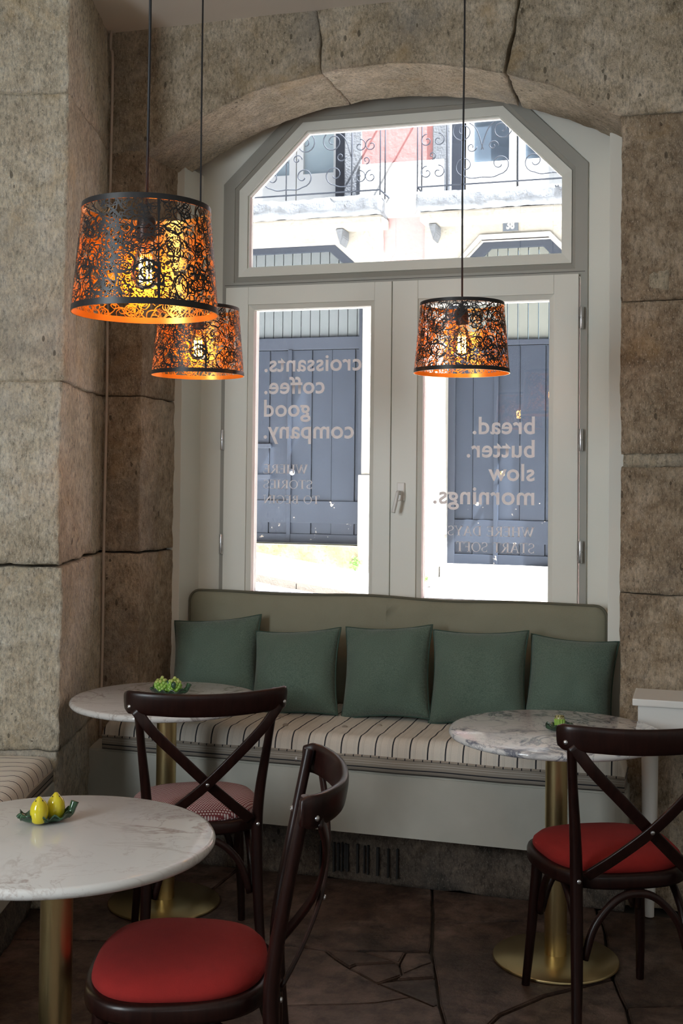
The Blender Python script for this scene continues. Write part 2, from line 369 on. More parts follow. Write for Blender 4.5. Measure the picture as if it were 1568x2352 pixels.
M['balcony'] = facade('balcony_stone', (0.1021, 0.1117, 0.1264), (0.0680, 0.0753, 0.0874), 6, (0.0437, 0.0437, 0.0413), 0.56)
M['moss'] = facade('mossy_stone', (0.1068, 0.0927, 0.0635), (0.0635, 0.0585, 0.0302), 5, (0.0302, 0.0333, 0.0121), 0.55)
M['paving'] = facade('pavement', (0.8960, 0.8736, 0.8288), (0.8288, 0.8064, 0.7616), 3, (0.6720, 0.6384, 0.5824), 0.7)
M['kerb'] = facade('kerb_stone', (0.0743, 0.0675, 0.0607), (0.0574, 0.0518, 0.0473), 8, (0.0439, 0.0405, 0.0371), 0.6)
def doorpaint():
    m = mat('slate_door_paint', (0.05, 0.065, 0.09), 0.6, **{'Specular IOR Level': 0.12}); n = N(m); v = n.coord(); s = n.sep(n.coord(rnd=False))
    ch = n.noise(v, 9, 6, 0.72); low = n.ramp(s[2], [(0.0, (1, 1, 1)), (0.9, (1, 1, 1)), (1.0, (0, 0, 0))])
    k = n.math('MULTIPLY', n.ramp(ch, [(0.645, (0, 0, 0)), (0.66, (1, 1, 1))]), n.math('LESS_THAN', s[2], 1.35))
    c = n.mix(n.noise(v, 4, 3), (0.0078, 0.0112, 0.0185), (0.0132, 0.0182, 0.028)); n.base(n.mix(k, c, (0.30, 0.26, 0.21))); return m
M['door'] = doorpaint()
M['slate'] = mat('slate_frame_paint', (0.014, 0.0185, 0.028), 0.6, **{'Specular IOR Level': 0.15})
M['transomL'] = mat('pale_blue_boards', (0.058, 0.067, 0.073), 0.6, **{'Specular IOR Level': 0.15})
M['transomR'] = mat('pale_green_boards', (0.078, 0.084, 0.077), 0.6, **{'Specular IOR Level': 0.15})
M['iron'] = mat('wrought_iron', (0.014, 0.018, 0.026), 0.7, 0.0, **{'Specular IOR Level': 0.15})
M['paleglass'] = mat('curtained_pane', (0.24, 0.30, 0.33), 0.1); M['darkglass'] = mat('dark_pane', (0.05, 0.068, 0.09), 0.08)
M['white'] = mat('white_joinery', (0.62, 0.62, 0.60), 0.5)
M['plaque'] = mat('enamel_plaque', (0.026, 0.036, 0.052), 0.6); M['digit'] = mat('white_enamel', (0.6, 0.62, 0.62), 0.5); M['digitgrey'] = mat('painted_numeral', (0.09, 0.105, 0.12), 0.8)
M['weed'] = mat('weed_leaf', (0.045, 0.14, 0.015), 0.6)

# ------------------------------------------------------------------ stone blocks
def stone_block(parent, fn, L, m, step=0.028, amp=0.0042, chip=0.004, seed=0.0, name='stone_block', bulge=0.0):
    """hexahedral stone: fn maps the unit cube to the place; L are its rough lengths. Faces are gridded, roughened, arrises chipped."""
    n = [max(2, min(110, int(l / step))) for l in L]; ix = {}; vs_, fs = [], []
    C = Vector(fn(0.5, 0.5, 0.5)); so = Vector((3.3, 1.9, 5.1))
    def vert(i, j, k):
        key = (i, j, k)
        if key in ix: return ix[key]
        u, v, ww = i / n[0], j / n[1], k / n[2]; p = Vector(fn(u, v, ww))
        e = sorted([min(u, 1 - u) * L[0], min(v, 1 - v) * L[1], min(ww, 1 - ww) * L[2]])
        d = noise.noise_vector(p * 4 + so) * amp * 1.3 + noise.noise_vector(p * 14 + so) * amp + noise.noise_vector(p * 42 + so) * amp * 0.6
        p = p + d
        if e[1] < 0.03:      # close to an arris: pull it in
            c = chip * (0.45 + 0.9 * max(0.0, noise.noise(p * 9 + so) + 0.3)) * (1 - e[1] / 0.03) ** 2
            p = p + (C - p).normalized() * c
        ix[key] = len(vs_); vs_.append(p); return ix[key]
    for a, b, c in ((0, 1, 2), (1, 2, 0), (2, 0, 1)):
        for side in (0, n[c]):
            for i in range(n[a]):
                for j in range(n[b]):
                    q = []
                    for di, dj in ((0, 0), (1, 0), (1, 1), (0, 1)):
                        t = [0, 0, 0]; t[a] = i + di; t[b] = j + dj; t[c] = side; q.append(vert(*t))
                    fs.append(tuple(q if side else q[::-1]))
    return obj(name, mesh(name, vs_, fs, m, True), parent)
def cuboid(x0, x1, y0, y1, z0, z1): return (lambda u, v, w_: (x0 + (x1 - x0) * u, y0 + (y1 - y0) * v, z0 + (z1 - z0) * w_)), (x1 - x0, y1 - y0, z1 - z0)

YW = 4.45                                   # room face of the window wall
XL, XR, ZS = -2.24, -0.285, 2.905           # jamb faces and springing
def arch(x):
    if x <= XL or x >= XR: return ZS + 0.005
    dx = (x - (XL + XR) / 2); return 1.363 + math.sqrt(1.827 ** 2 - dx * dx)
# backing: keeps the daylight out behind the stones
wall_back = empty('wall_back', label='rough limestone window wall of large blocks with an arched opening', kind='structure')
for a, b in (((-3.2, 4.56, -0.1), (-2.27, 5.24, 3.6)), ((-0.255, 4.56, -0.1), (2.6, 5.24, 3.6)), ((-2.27, 4.56, 3.25), (-0.255, 5.24, 3.6)), ((-2.27, 4.70, -0.1), (-0.255, 5.24, 0.42))):
    box('backing', a, b, M['mortar'], wall_back)
G = 0.0008
GD = 0.006
zl = [0.0, 0.56, 1.226, 1.885, 2.93]
for i in range(4):
    f, L = cuboid(-2.455, XL, YW, 5.03, zl[i] + (GD if i == 2 else G), zl[i + 1] - G); stone_block(wall_back, f, L, M['wall'], seed=i + 1, step=0.015)
zr = [0.0, 0.62, 1.135, 1.605, 2.215, 2.909]
for i in range(5):
    zz = zr[i + 1] - (0.0 if i != 3 else 0.0)
    f, L = cuboid(XR, 0.46 + 0.12 * (i % 2), YW, 4.80, zr[i] + G + (0.042 if i == 3 else 0), zz - G); stone_block(wall_back, f, L, M['wall'], seed=i + 11, step=0.015)
    f, L = cuboid(0.47 + 0.12 * (i % 2), 2.3, YW, 4.60, zr[i] + G, zz - G); stone_block(wall_back, f, L, M['wall'], seed=i + 21, step=0.08)
    f, L = cuboid(XR + 0.004, XR + 0.30, 4.78, 5.03, zr[i] + G, zz - G)
f, L = cuboid(XR + 0.004, 0.5, YW + 0.004, 4.6, 1.603, 1.648); stone_block(wall_back, f, L, M['lime'], seed=31, step=0.018, amp=0.008, name='mortar_band')
f, L = cuboid(-0.185, -0.115, YW - 0.002, 4.55, 2.255, 2.325); stone_block(wall_back, f, L, M['lime'], seed=33, step=0.012, amp=0.004, name='stone_plug')
def vouss(xa, xb, sa, sb, seed, step=0.017):
    def fn(u, v, w_):
        wob = 0.004 * math.sin(w_ * 7 + seed) + 0.006 * noise.noise(Vector((seed * 0.0 + 3.1, w_ * 7.0, 0.5)))
        x0 = xa + sa * w_ + (wob if sa else 0); x1 = xb + sb * w_ + (wob if sb else 0); x = x0 + (x1 - x0) * u; zb = arch(xa + (xb - xa) * u)
        return (x, YW + (4.86 - YW) * v, zb + (3.47 - zb) * w_)
    stone_block(wall_back, fn, (xb - xa, 0.41, 0.45), M['arch'], seed=seed, step=step, amp=0.0048, chip=0.005)
vouss(-2.455, -1.460, 0, -0.03, 41); vouss(-1.458, -0.724, -0.03, 0.062, 42); vouss(-0.714, 0.75, 0.062, 0, 43); vouss(0.76, 2.3, 0, 0, 44, 0.1)
# the pier on the left, its faces square to the line of sight
A = Vector((-2.20, 3.757)); ax = Vector((math.cos(math.radians(17)), math.sin(math.radians(17)))); bx_ = Vector((-ax.y, ax.x))
def pierpt(l, d, z): q = A + ax * l + bx_ * d; return (q.x, q.y, z)
wall_pier = empty('wall_pier', label='pale limestone pier of big rough blocks at the left', kind='structure')
zp = [0.0, 0.56, 1.222, 1.885, 2.94, 3.47]
for i in range(5):
    off = 0.006 * math.sin(i * 2.3)
    stone_block(wall_pier, lambda u, v, w_, i=i, off=off: pierpt(-0.75 + 0.75 * u + off, 1.0 * v + off, zp[i] + (0.008 if i == 2 else G) + (zp[i + 1] - zp[i] - (0.009 if i == 2 else 2 * G)) * w_),
                (0.75, 1.0, zp[i + 1] - zp[i]), M['pier'], seed=51 + i, step=0.0135, amp=0.0062, chip=0.006)
stone_block(wall_pier, lambda u, v, w_: pierpt(-0.6 + 0.58 * u, 0.006 + 0.5 * v, 1.868 + 0.032 * w_), (0.58, 0.5, 0.03), M['lime'], seed=58, step=0.02, amp=0.006, name='mortar_band')
stone_block(wall_pier, lambda u, v, w_: pierpt(-0.6 + 0.58 * u, 0.007 + 0.5 * v, 2.925 + 0.028 * w_), (0.58, 0.5, 0.03), M['lime'], seed=59, step=0.02, amp=0.006, name='mortar_band')
q = [pierpt(-0.74, 0.05, 0)[:2], pierpt(-1.72, 0.05, 0)[:2], pierpt(-1.72, -6.6, 0)[:2], pierpt(-2.0, -6.6, 0)[:2], pierpt(-2.0, 0.35, 0)[:2], pierpt(-0.74, 0.35, 0)[:2]]
def zprism(name, poly, z0, z1, m, parent=None, bev=0.0, **kw):
    bm = bmesh.new(); n = len(poly); a = [bm.verts.new((p[0], p[1], z0)) for p in poly]; b = [bm.verts.new((p[0], p[1], z1)) for p in poly]
    bm.faces.new(a); bm.faces.new(b)
    for i in range(n): bm.faces.new((a[i], b[i], b[(i + 1) % n], a[(i + 1) % n]))
    bmesh.ops.recalc_face_normals(bm, faces=bm.faces)
    if bev: bmesh.ops.bevel(bm, geom=[e for e in bm.edges if e.verts[0].co.z > z1 - 1e-5 and e.verts[1].co.z > z1 - 1e-5], offset=bev, segments=2, affect='EDGES')
    return obj(name, from_bm(name, bm, m), parent, **kw)
zprism('wall_left', q, -0.1, 3.5, M['room'], kind='structure', label='plain plastered side wall behind the left bench')
box('ceiling', (-4.0, -2.7, 3.435), (2.6, 4.62, 3.75), M['ceiling'], kind='structure', label='pale plastered ceiling above the arch')
box('wall_right', (2.25, -2.7, -0.1), (2.5, 4.5, 3.5), M['room'], kind='structure', label='plain plastered wall on the right of the room')
box('wall_rear', (-2.6, -2.7, -0.1), (2.5, -2.5, 3.5), M['room'], kind='structure', label='plain plastered wall at the back of the room')
# ------------------------------------------------------------------ floor
floor = box('floor', (-4.0, -2.7, -0.14), (2.6, 4.6, -0.020), M['mortar'], kind='structure', label='dark worn stone paving with cracked slabs')
rng = random.Random(4)
def slab(poly, gap=0.006, dz=0.0):
    c = Vector((sum(p[0] for p in poly) / len(poly), sum(p[1] for p in poly) / len(poly))); out = []
    for i, p in enumerate(poly):      # wavy outline, shrunk by the joint
        p, qn = Vector(p), Vector(poly[(i + 1) % len(poly)]); L = (qn - p).length; n = max(1, int(L / 0.07))
        for k in range(n):
            r = p.lerp(qn, k / n); nz = noise.noise_vector(Vector((r.x * 13, r.y * 13, 0))) * 0.006; r = r + Vector((nz.x, nz.y))
            d = (c - r); out.append(r + d.normalized() * min(gap, d.length * 0.3))
    zprism('paving_slab', out, -0.03, dz, M['floor'], floor, bev=0.004)
J = [(-0.967, 4.40), (-0.894, 4.08), (-0.838, 3.815), (-0.785, 3.626), (-0.734, 3.444), (-0.697, 3.334)]
a1, a2, a3, a4 = (-1.298, 3.724), (-1.177, 3.718), (-0.92, 3.788), (-0.841, 3.814)
h1, h2, h3, h4 = (-1.153, 3.299), (-0.911, 3.398), (-0.824, 3.465), (-0.744, 3.428)
k1, k2, k3, k5, k6, k7, k8 = (-1.067, 3.618), (-0.948, 3.531), (-0.896, 3.507), (-0.89, 3.62), (-0.836, 3.71), (-0.921, 3.696), (-0.815, 3.739)
slab([(-1.75, 3.60), a1, a2, a3, a4, J[1], J[0], (-1.75, 4.40)])
slab([a1, a2, k1, k2, k3, h3, h2, h1, (-1.50, 3.16), (-1.72, 3.55)], 0.004, -0.003)
slab([a2, (-1.05, 3.752), (-0.936, 3.706), (-1.051, 3.646), k1], 0.004, -0.001); slab([(-1.051, 3.646), (-0.936, 3.706), k7, k5, k2, k1], 0.004, -0.005)
slab([(-1.05, 3.752), a3, k7, (-0.936, 3.706)], 0.004, 0.001); slab([a3, a4, k8, k6, k5, k7], 0.004, -0.002)
slab([k8, J[3], (-0.90, 3.575), k5, k6], 0.004, 0.0); slab([J[3], J[4], h4, h3, k3, k2, (-0.90, 3.575)], 0.004, -0.004)
slab([h1, h2, h3, h4, J[4], J[5], (-0.62, 2.95), (-1.02, 2.72), (-1.38, 2.92), (-1.50, 3.16)])
slab([J[0], J[1], (-0.886, 4.056), (-0.623, 4.171), (-0.33, 4.26), (-0.36, 4.40)])
slab([(-0.886, 4.056), (-0.623, 4.171), (-0.33, 4.26), (-0.257, 3.789), (-0.446, 3.604), (-0.557, 3.428), (-0.62, 3.10), J[5], J[4], J[3], J[2]])
slab([(-0.257, 3.789), (-0.446, 3.604), (-0.557, 3.428), (-0.62, 3.10), (-0.10, 3.02), (-0.206, 3.596)], 0.005, -0.003)
slab([(-0.33, 4.26), (-0.257, 3.789), (-0.206, 3.596), (0.15, 3.75), (0.10, 4.40), (-0.36, 4.40)], 0.008, -0.004)
slab([(-0.206, 3.596), (-0.10, 3.02), (0.35, 3.1), (0.32, 3.8), (0.15, 3.75)], 0.006)
slab([(0.10, 4.40), (0.15, 3.75), (0.32, 3.8), (1.0, 3.9), (1.0, 4.40)], 0.006)
slab([(-2.40, 4.40), (-1.75, 4.40), (-1.75, 3.60), (-2.28, 3.45)], 0.007, -0.002); slab([(-2.28, 3.45), (-1.75, 3.60), (-1.72, 3.55), (-1.50, 3.16), (-1.38, 2.92), (-1.9, 2.7), (-2.2, 2.95)], 0.007)
slab([(-1.9, 2.7), (-1.38, 2.92), (-1.02, 2.72), (-1.15, 2.2), (-1.75, 2.1)], 0.006, -0.002); slab([(-1.02, 2.72), (-0.62, 2.95), (-0.62, 3.10), (-0.10, 3.02), (-0.15, 2.3), (-1.15, 2.2)], 0.006)
for i in range(5):
    for j in range(4):
        x0, y0 = -1.75 + 0.8 * i, 2.1 - 1.1 * (j + 1); slab([(x0, y0), (x0 + 0.8, y0 + 0.08), (x0 + 0.8, y0 + 1.18), (x0, y0 + 1.1)])
# ------------------------------------------------------------------ window
YG = 4.99
trim = empty('trim_1', label='cream painted board lining the arched window recess', kind='structure')
OF = [(-2.10, 0.80), (-0.455, 0.80), (-0.455, 2.885), (-0.80, 3.232), (-1.745, 3.232), (-2.10, 2.895)]
obj('lining_panel', ring_me('lining_panel', [(-2.30, 0.40), (-0.22, 0.40), (-0.22, 3.0), (-0.60, 3.34), (-1.95, 3.34), (-2.30, 3.0)], OF, YG, 5.10, M['cream']), trim)
box('reveal_board', (XL - 0.03, 4.78, 0.40), (-2.206, 5.0, 2.945), M['cream'], trim, 0.003)
box('reveal_board', (-0.352, 4.78, 0.40), (XR + 0.02, 5.0, 2.945), M['cream'], trim, 0.003)
box('reveal_board', (XL, 4.95, 0.30), (XR, 5.10, 0.42), M['cream'], trim)
win = empty('window_1', (0, 0, 0), label='arched cream window with chamfered fanlight over two glazed casements', kind='structure')
SO = [(-2.028, 2.467), (-0.523, 2.467), (-0.523, 2.860), (-0.817, 3.158), (-1.724, 3.158), (-2.028, 2.866)]
SI = [(-1.988, 2.507), (-0.560, 2.507), (-0.560, 2.842), (-0.835, 3.120), (-1.706, 3.120), (-1.988, 2.840)]
fr_in = [(-2.045, 2.440), (-0.506, 2.440), (-0.506, 2.868), (-0.808, 3.176), (-1.734, 3.176), (-2.045, 2.873)]
OF2 = [(-2.10, 2.413), (-0.455, 2.413)] + OF[2:]
obj('frame', ring_me('frame', OF2, fr_in, YG - 0.012, 5.06, M['grey']), win)
obj('frame', ring_me('frame', fr_in, SO, YG - 0.006, 5.06, M['grey'], slope=0.014), win)
obj('frame', ring_me('frame', [(-2.10, 0.80), (-0.455, 0.80), (-0.455, 2.413), (-2.10, 2.413)], [(-2.072, 0.86), (-0.484, 0.86), (-0.484, 2.405), (-2.072, 2.405)], YG - 0.012, 5.06, M['grey']), win)
box('seal_line', (-2.09, YG - 0.0125, 2.4265), (-0.465, YG - 0.008, 2.4285), M['seal'], win)
sash = obj('fanlight_sash', ring_me('fanlight_sash', SO, SI, YG + 0.000, 5.055, M['sash'], slope=0.004), win)
SI2 = [(x + (0.006 if x < -1.9 else -0.006 if x > -0.6 else 0), z + (0.006 if z < 2.6 else -0.006 if z > 3.1 else 0)) for x, z in SI]
obj('bead', ring_me('bead', SI, SI2, YG + 0.016, 5.05, M['sash']), sash)
obj('pane', prism_me('pane', SI, 5.028, 5.032, M['glass']), sash)
def text_mesh(body, size, weight):
    cu = bpy.data.curves.new('t', 'FONT'); cu.body = body; cu.size = size; cu.offset = weight; cu.space_character = 1.03; cu.resolution_u = 4
    o = bpy.data.objects.new('t', cu); COL.objects.link(o); dg = bpy.context.evaluated_depsgraph_get(); me = bpy.data.meshes.new_from_object(o.evaluated_get(dg))
    bpy.data.objects.remove(o); bpy.data.curves.remove(cu); return me
def place_text(me, name, x_from, x_to, base, y, m, parent, mirrored=True, scale_z=None):
    """lettering read from the street: it runs from x_from (first letter) towards x_to"""
    xs = [v.co.x for v in me.vertices]; a, b = min(xs), max(xs); s = abs(x_to - x_from) / (b - a); sg = 1 if x_to > x_from else -1
    sz = scale_z or s
    for v in me.vertices: v.co = Vector((x_from + sg * (v.co.x - a) * s, y, base + v.co.y * sz))
    me.materials.clear(); me.materials.append(m); return obj(name, me, parent)
# serif capitals drawn as strokes: l = bar (x0,y0,x1,y1,w), a = arc (cx,cy,rx,ry,from,to,w)
T, H_ = 0.145, 0.05
def sv(x, w=0.28): return [('h', x - w / 2, 0.02, x + w / 2, H_), ('h', x - w / 2, 0.98, x + w / 2, H_)]
GL = {
 'I': (0.36, [('l', 0.18, 0, 0.18, 1, T)] + sv(0.18)),
 'H': (0.86, [('l', 0.18, 0, 0.18, 1, T), ('l', 0.68, 0, 0.68, 1, T), ('h', 0.18, 0.5, 0.68, H_)] + sv(0.18) + sv(0.68)),
 'E': (0.70, [('l', 0.18, 0, 0.18, 1, T), ('h', 0.05, 0.975, 0.6, H_), ('h', 0.05, 0.025, 0.64, H_), ('h', 0.18, 0.51, 0.5, H_), ('l', 0.6, 0.8, 0.6, 1, 0.04), ('l', 0.64, 0, 0.64, 0.24, 0.04), ('l', 0.5, 0.4, 0.5, 0.62, 0.04)]),
 'F': (0.64, [('l', 0.18, 0, 0.18, 1, T), ('h', 0.05, 0.975, 0.58, H_), ('h', 0.04, 0.02, 0.34, H_), ('h', 0.18, 0.51, 0.48, H_), ('l', 0.58, 0.8, 0.58, 1, 0.04), ('l', 0.48, 0.4, 0.48, 0.62, 0.04)]),
 'R': (0.78, [('l', 0.18, 0, 0.18, 1, T), ('a', 0.32, 0.74, 0.24, 0.235, -90, 90, 0.1), ('h', 0.05, 0.975, 0.34, H_), ('h', 0.18, 0.505, 0.34, H_), ('l', 0.36, 0.5, 0.68, 0.0, T), ('h', 0.04, 0.02, 0.32, H_), ('h', 0.6, 0.02, 0.8, H_)]),
 'B': (0.72, [('l', 0.18, 0, 0.18, 1, T), ('a', 0.32, 0.755, 0.21, 0.22, -90, 90, 0.1), ('a', 0.34, 0.27, 0.25, 0.245, -90, 90, 0.11), ('h', 0.05, 0.975, 0.34, H_), ('h', 0.18, 0.53, 0.34, H_), ('h', 0.05, 0.025, 0.36, H_)]),
 'D': (0.84, [('l', 0.18, 0, 0.18, 1, T), ('a', 0.32, 0.5, 0.40, 0.475, -90, 90, 0.12), ('h', 0.05, 0.975, 0.34, H_), ('h', 0.05, 0.025, 0.34, H_)]),
 'O': (0.90, [('a', 0.44, 0.5, 0.36, 0.475, 0, 360, 0.11)]),
 'G': (0.88, [('a', 0.44, 0.5, 0.36, 0.475, 40, 335, 0.11), ('l', 0.72, 0.05, 0.72, 0.42, T), ('h', 0.56, 0.44, 0.84, H_)]),
 'S': (0.62, [('a', 0.30, 0.745, 0.21, 0.225, 35, 270, 0.09), ('a', 0.30, 0.265, 0.23, 0.24, 90, -145, 0.09), ('l', 0.50, 0.76, 0.50, 0.98, 0.04), ('l', 0.09, 0.02, 0.09, 0.25, 0.04)]),
 'T': (0.74, [('l', 0.36, 0, 0.36, 1, T), ('h', 0.03, 0.975, 0.69, H_), ('l', 0.04, 0.76, 0.04, 1, 0.04), ('l', 0.68, 0.76, 0.68, 1, 0.04), ('h', 0.22, 0.02, 0.5, H_)]),
 'A': (0.84, [('l', 0.10, 0, 0.40, 1, 0.06), ('l', 0.40, 1, 0.72, 0, T), ('h', 0.20, 0.34, 0.62, H_), ('h', 0.0, 0.02, 0.22, H_), ('h', 0.58, 0.02, 0.86, H_)]),
 'Y': (0.80, [('l', 0.10, 1, 0.40, 0.45, T), ('l', 0.68, 1, 0.40, 0.45, 0.06), ('l', 0.39, 0, 0.39, 0.48, T), ('h', 0.25, 0.02, 0.53, H_), ('h', -0.02, 0.98, 0.24, H_), ('h', 0.56, 0.98, 0.80, H_)]),
 'W': (1.14, [('l', 0.08, 1, 0.34, 0, T), ('l', 0.34, 0, 0.58, 0.92, 0.06), ('l', 0.54, 0.98, 0.80, 0, T), ('l', 0.80, 0, 1.04, 1, 0.06), ('h', -0.04, 0.98, 0.22, H_), ('h', 0.92, 0.98, 1.14, H_)]),
 'N': (0.90, [('l', 0.16, 0, 0.16, 1, 0.06), ('l', 0.14, 1, 0.74, 0, T), ('l', 0.74, 0, 0.74, 1, 0.06), ('h', 0.02, 0.02, 0.32, H_), ('h', 0.02, 0.98, 0.2, H_), ('h', 0.60, 0.98, 0.88, H_)]),
 ' ': (0.42, [])}
def serif_mesh(txt):
    vs_, fs = [], []; x = 0.0
    def strip(L, R_):
        o = len(vs_); n = len(L)
        for a, b in zip(L, R_): vs_.extend([(a[0], a[1], 0), (b[0], b[1], 0)])
        for i in range(n - 1): fs.append((o + 2 * i, o + 2 * i + 1, o + 2 * i + 3, o + 2 * i + 2))
    for ch in txt:
        adv, st = GL[ch]
        for s in st:
            if s[0] == 'l':
                _, x0, y0, x1, y1, w_ = s; strip([(x + x0 - w_ / 2, y0), (x + x1 - w_ / 2, y1)], [(x + x0 + w_ / 2, y0), (x + x1 + w_ / 2, y1)])
            elif s[0] == 'h':
                _, x0, y0, x1, t = s; strip([(x + x0, y0 - t / 2), (x + x1, y0 - t / 2)], [(x + x0, y0 + t / 2), (x + x1, y0 + t / 2)])
            else:
                _, cx, cyy, rx, ry, t0, t1, w_ = s; Ls, Rs = [], []
                for k in range(25):
                    t = math.radians(t0 + (t1 - t0) * k / 24); c, sn = math.cos(t), math.sin(t); ww = 0.035 + (w_ - 0.035) * abs(c) ** 1.2
                    Ls.append((x + cx + (rx + ww / 2) * c, cyy + (ry + 0.0175) * sn)); Rs.append((x + cx + (rx - ww / 2) * c, cyy + (ry - 0.0325) * sn))
                strip(Ls, Rs)
        x += adv
    return mesh('lettering', vs_, fs, M['vinyl'])
def casement(x0, x1, gx0, gx1, hinges, hx):
    c = obj('casement', ring_me('casement', [(gx0 - 0.022, 1.012), (gx1 + 0.022, 1.012), (gx1 + 0.022, 2.334), (gx0 - 0.022, 2.334)], [(gx0 - 0.001, 1.033), (gx1 + 0.001, 1.033), (gx1 + 0.001, 2.313), (gx0 - 0.001, 2.313)], YG - 0.022, 5.05, M['sash'], slope=0.012), win)
    z0, z1 = 0.865, 2.415; yf = YG - 0.030
    for a, b in ((x0, gx0 - 0.022), (gx1 + 0.022, x1)): box('stile', (a, yf, z0), (b, 5.045, z1), M['sash'], c, 0.0025)
    for a, b in ((z0, 1.012), (2.334, z1)): box('rail', (gx0 - 0.0215, yf + 0.0008, a), (gx1 + 0.0215, 5.045, b), M['sash'], c, 0.0015)
    box('pane', (gx0, 5.012, 1.034), (gx1, 5.016, 2.312), M['glass'], c)
    for z in hinges:
        hh = obj('hinge', sharp(lathe_me('hinge', [(0.0075, -0.046), (0.0085, -0.044), (0.0085, -0.003), (0.0070, -0.002), (0.0070, 0.002), (0.0085, 0.003), (0.0085, 0.044), (0.0075, 0.046)], M['steel'], 14)), c, loc=(hx, yf - 0.004, z))
    return c
cL = casement(-2.076, -1.2945, -1.945, -1.394, (1.72, 1.247, 2.22), -2.083)
cR = casement(-1.2905, -0.490, -1.155, -0.614, (2.229, 1.72, 1.255), -0.477)
hd = obj('handle', sweep(smooth_path([(-1.243, 4.93, 1.49), (-1.245, 4.905, 1.49), (-1.247, 4.90, 1.478), (-1.254, 4.897, 1.44), (-1.262, 4.897, 1.405)], 6), rrect(0.0095, 0.0075, 0.005), M['plastic'], 'handle', up=(1, 0, 0)), cR)
obj('handle_plate', box_me('handle_plate', (-1.262, 4.95, 1.455), (-1.226, 4.962, 1.535), M['plastic'], 0.005), cR)
YT = 5.0105
def sans(t, x0, x1, base, par): place_text(text_mesh(t, 0.1, 0.0016), 'lettering', x0, x1, base, YT, M['vinyl'], par)
sans('croissants.', -1.443, -1.903, 2.033, cL); sans('coffee.', -1.614, -1.903, 1.932, cL); sans('good', -1.679, -1.903, 1.829, cL); sans('company.', -1.476, -1.903, 1.730, cL)
sans('bread.', -0.675, -0.941, 1.748, cR); sans('butter.', -0.675, -0.967, 1.648, cR); sans('slow', -0.675, -0.872, 1.548, cR); sans('mornings.', -0.675, -1.113, 1.446, cR)
def caps(t, x0, x1, base, h, par): place_text(serif_mesh(t), 'lettering', x0, x1, base, YT, M['vinyl'], par, scale_z=h)
caps('WHERE', -1.689, -1.901, 1.570, 0.041, cL); caps('STORIES', -1.668, -1.901, 1.501, 0.040, cL); caps('TO BEGIN', -1.632, -1.901, 1.434, 0.038, cL)
caps('WHERE DAYS', -0.674, -1.047, 1.309, 0.042, cR); caps('START SOFT', -0.674, -1.010, 1.240, 0.043, cR)
# ------------------------------------------------------------------ window bench
bench = empty('window_bench', (-1.3, 4.3, 0), label='built-in cream window bench on a low stone plinth', cat='bench')
def wpart(name, me, parent=bench, off=(-1.3, 4.3, 0)):     # world-built part under the bench root
    return obj(name, me, parent, loc=(-off[0], -off[1], -off[2]))
pts = [(-2.352, 4.25), (-0.285, 4.25), (-0.262, 4.256), (-0.248, 4.272), (-0.245, 4.30), (-0.245, 4.432), (-0.33, 4.432), (-0.33, 4.94), (-2.19, 4.94), (-2.19, 4.432), (-2.402, 4.432)]
def zprism_me(name, poly, z0, z1, m, bev=0.004):
    o = zprism(name, poly, z0, z1, m, bev=bev); me = o.data; bpy.data.objects.remove(o); return me
wpart('bench_box', zprism_me('bench_box', pts, 0.226, 0.456, M['bench'], 0.006))
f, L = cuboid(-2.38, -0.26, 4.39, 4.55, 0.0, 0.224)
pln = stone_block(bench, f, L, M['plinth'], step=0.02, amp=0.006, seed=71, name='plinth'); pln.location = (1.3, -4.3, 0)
random.seed(9)
for cx_ in (344, 362, 372, 418, 441, 462, 480, 492, 546, 583, 602, 654, 710, 758):
    x = -1.408 + (cx_ - 344) * (0.307 / 414); zt = 0.145 - random.uniform(0, 0.008); zb = 0.028 + random.uniform(0, 0.02); hw = random.uniform(0.0022, 0.005)
    wpart('vent_slot', box_me('vent_slot', (x - hw, 4.376, zb), (x + hw, 4.40, zt), M['seal'], 0.001))
# striped cushion of the bench
def cushion_top(name, x0, x1, y0, y1, zseam, ztop, m, clampf=None, wav=0.006, nx=96, ny=34, r=0.055):
    """upholstered top panel: flat crown, rolled edge down to the seam"""
    vs_, fs = [], []
    for j in range(ny + 1):
        for i in range(nx + 1):
            u, v = i / nx, j / ny; eu = (u - 0.5) * 2; ev = (v - 0.5) * 2
            # denser near the rim
            su = math.copysign(1 - (1 - abs(eu)) ** 1.6, eu); sv_ = math.copysign(1 - (1 - abs(ev)) ** 1.6, ev)
            x = (x0 + x1) / 2 + (x1 - x0) / 2 * su; y = (y0 + y1) / 2 + (y1 - y0) / 2 * sv_
            d = min(x - x0, x1 - x, y - y0, y1 - y); t = min(1, max(0, d) / r)
            z = zseam + (ztop - zseam) * math.sqrt(max(0, 1 - (1 - t) ** 2.4)); nz = noise.noise_vector(Vector((x * 6, y * 6, 3.0)))
            z += wav * nz.z * t + 0.004 * noise.noise(Vector((x * 17, y * 17, 1))) * t + (0.006 * noise.noise(Vector((x * 3.1, y * 9, 7))) if t < 0.3 else 0)
            yy = y + 0.010 * noise.noise(Vector((x * 5, 0, 2))) * (1 if ev < -0.8 else 0.3)
            if clampf: x = clampf(x, y)
            vs_.append((x, yy, z))
    for j in range(ny):
        for i in range(nx):
            a = j * (nx + 1) + i; fs.append((a, a + 1, a + nx + 2, a + nx + 1))
    rim = [i for i in range(nx + 1)] + [(j * (nx + 1) + nx) for j in range(1, ny + 1)] + [ny * (nx + 1) + i for i in range(nx - 1, -1, -1)] + [j * (nx + 1) for j in range(ny - 1, 0, -1)]
    return mesh(name, vs_, fs, m, True), [Vector(vs_[k]) for k in rim]
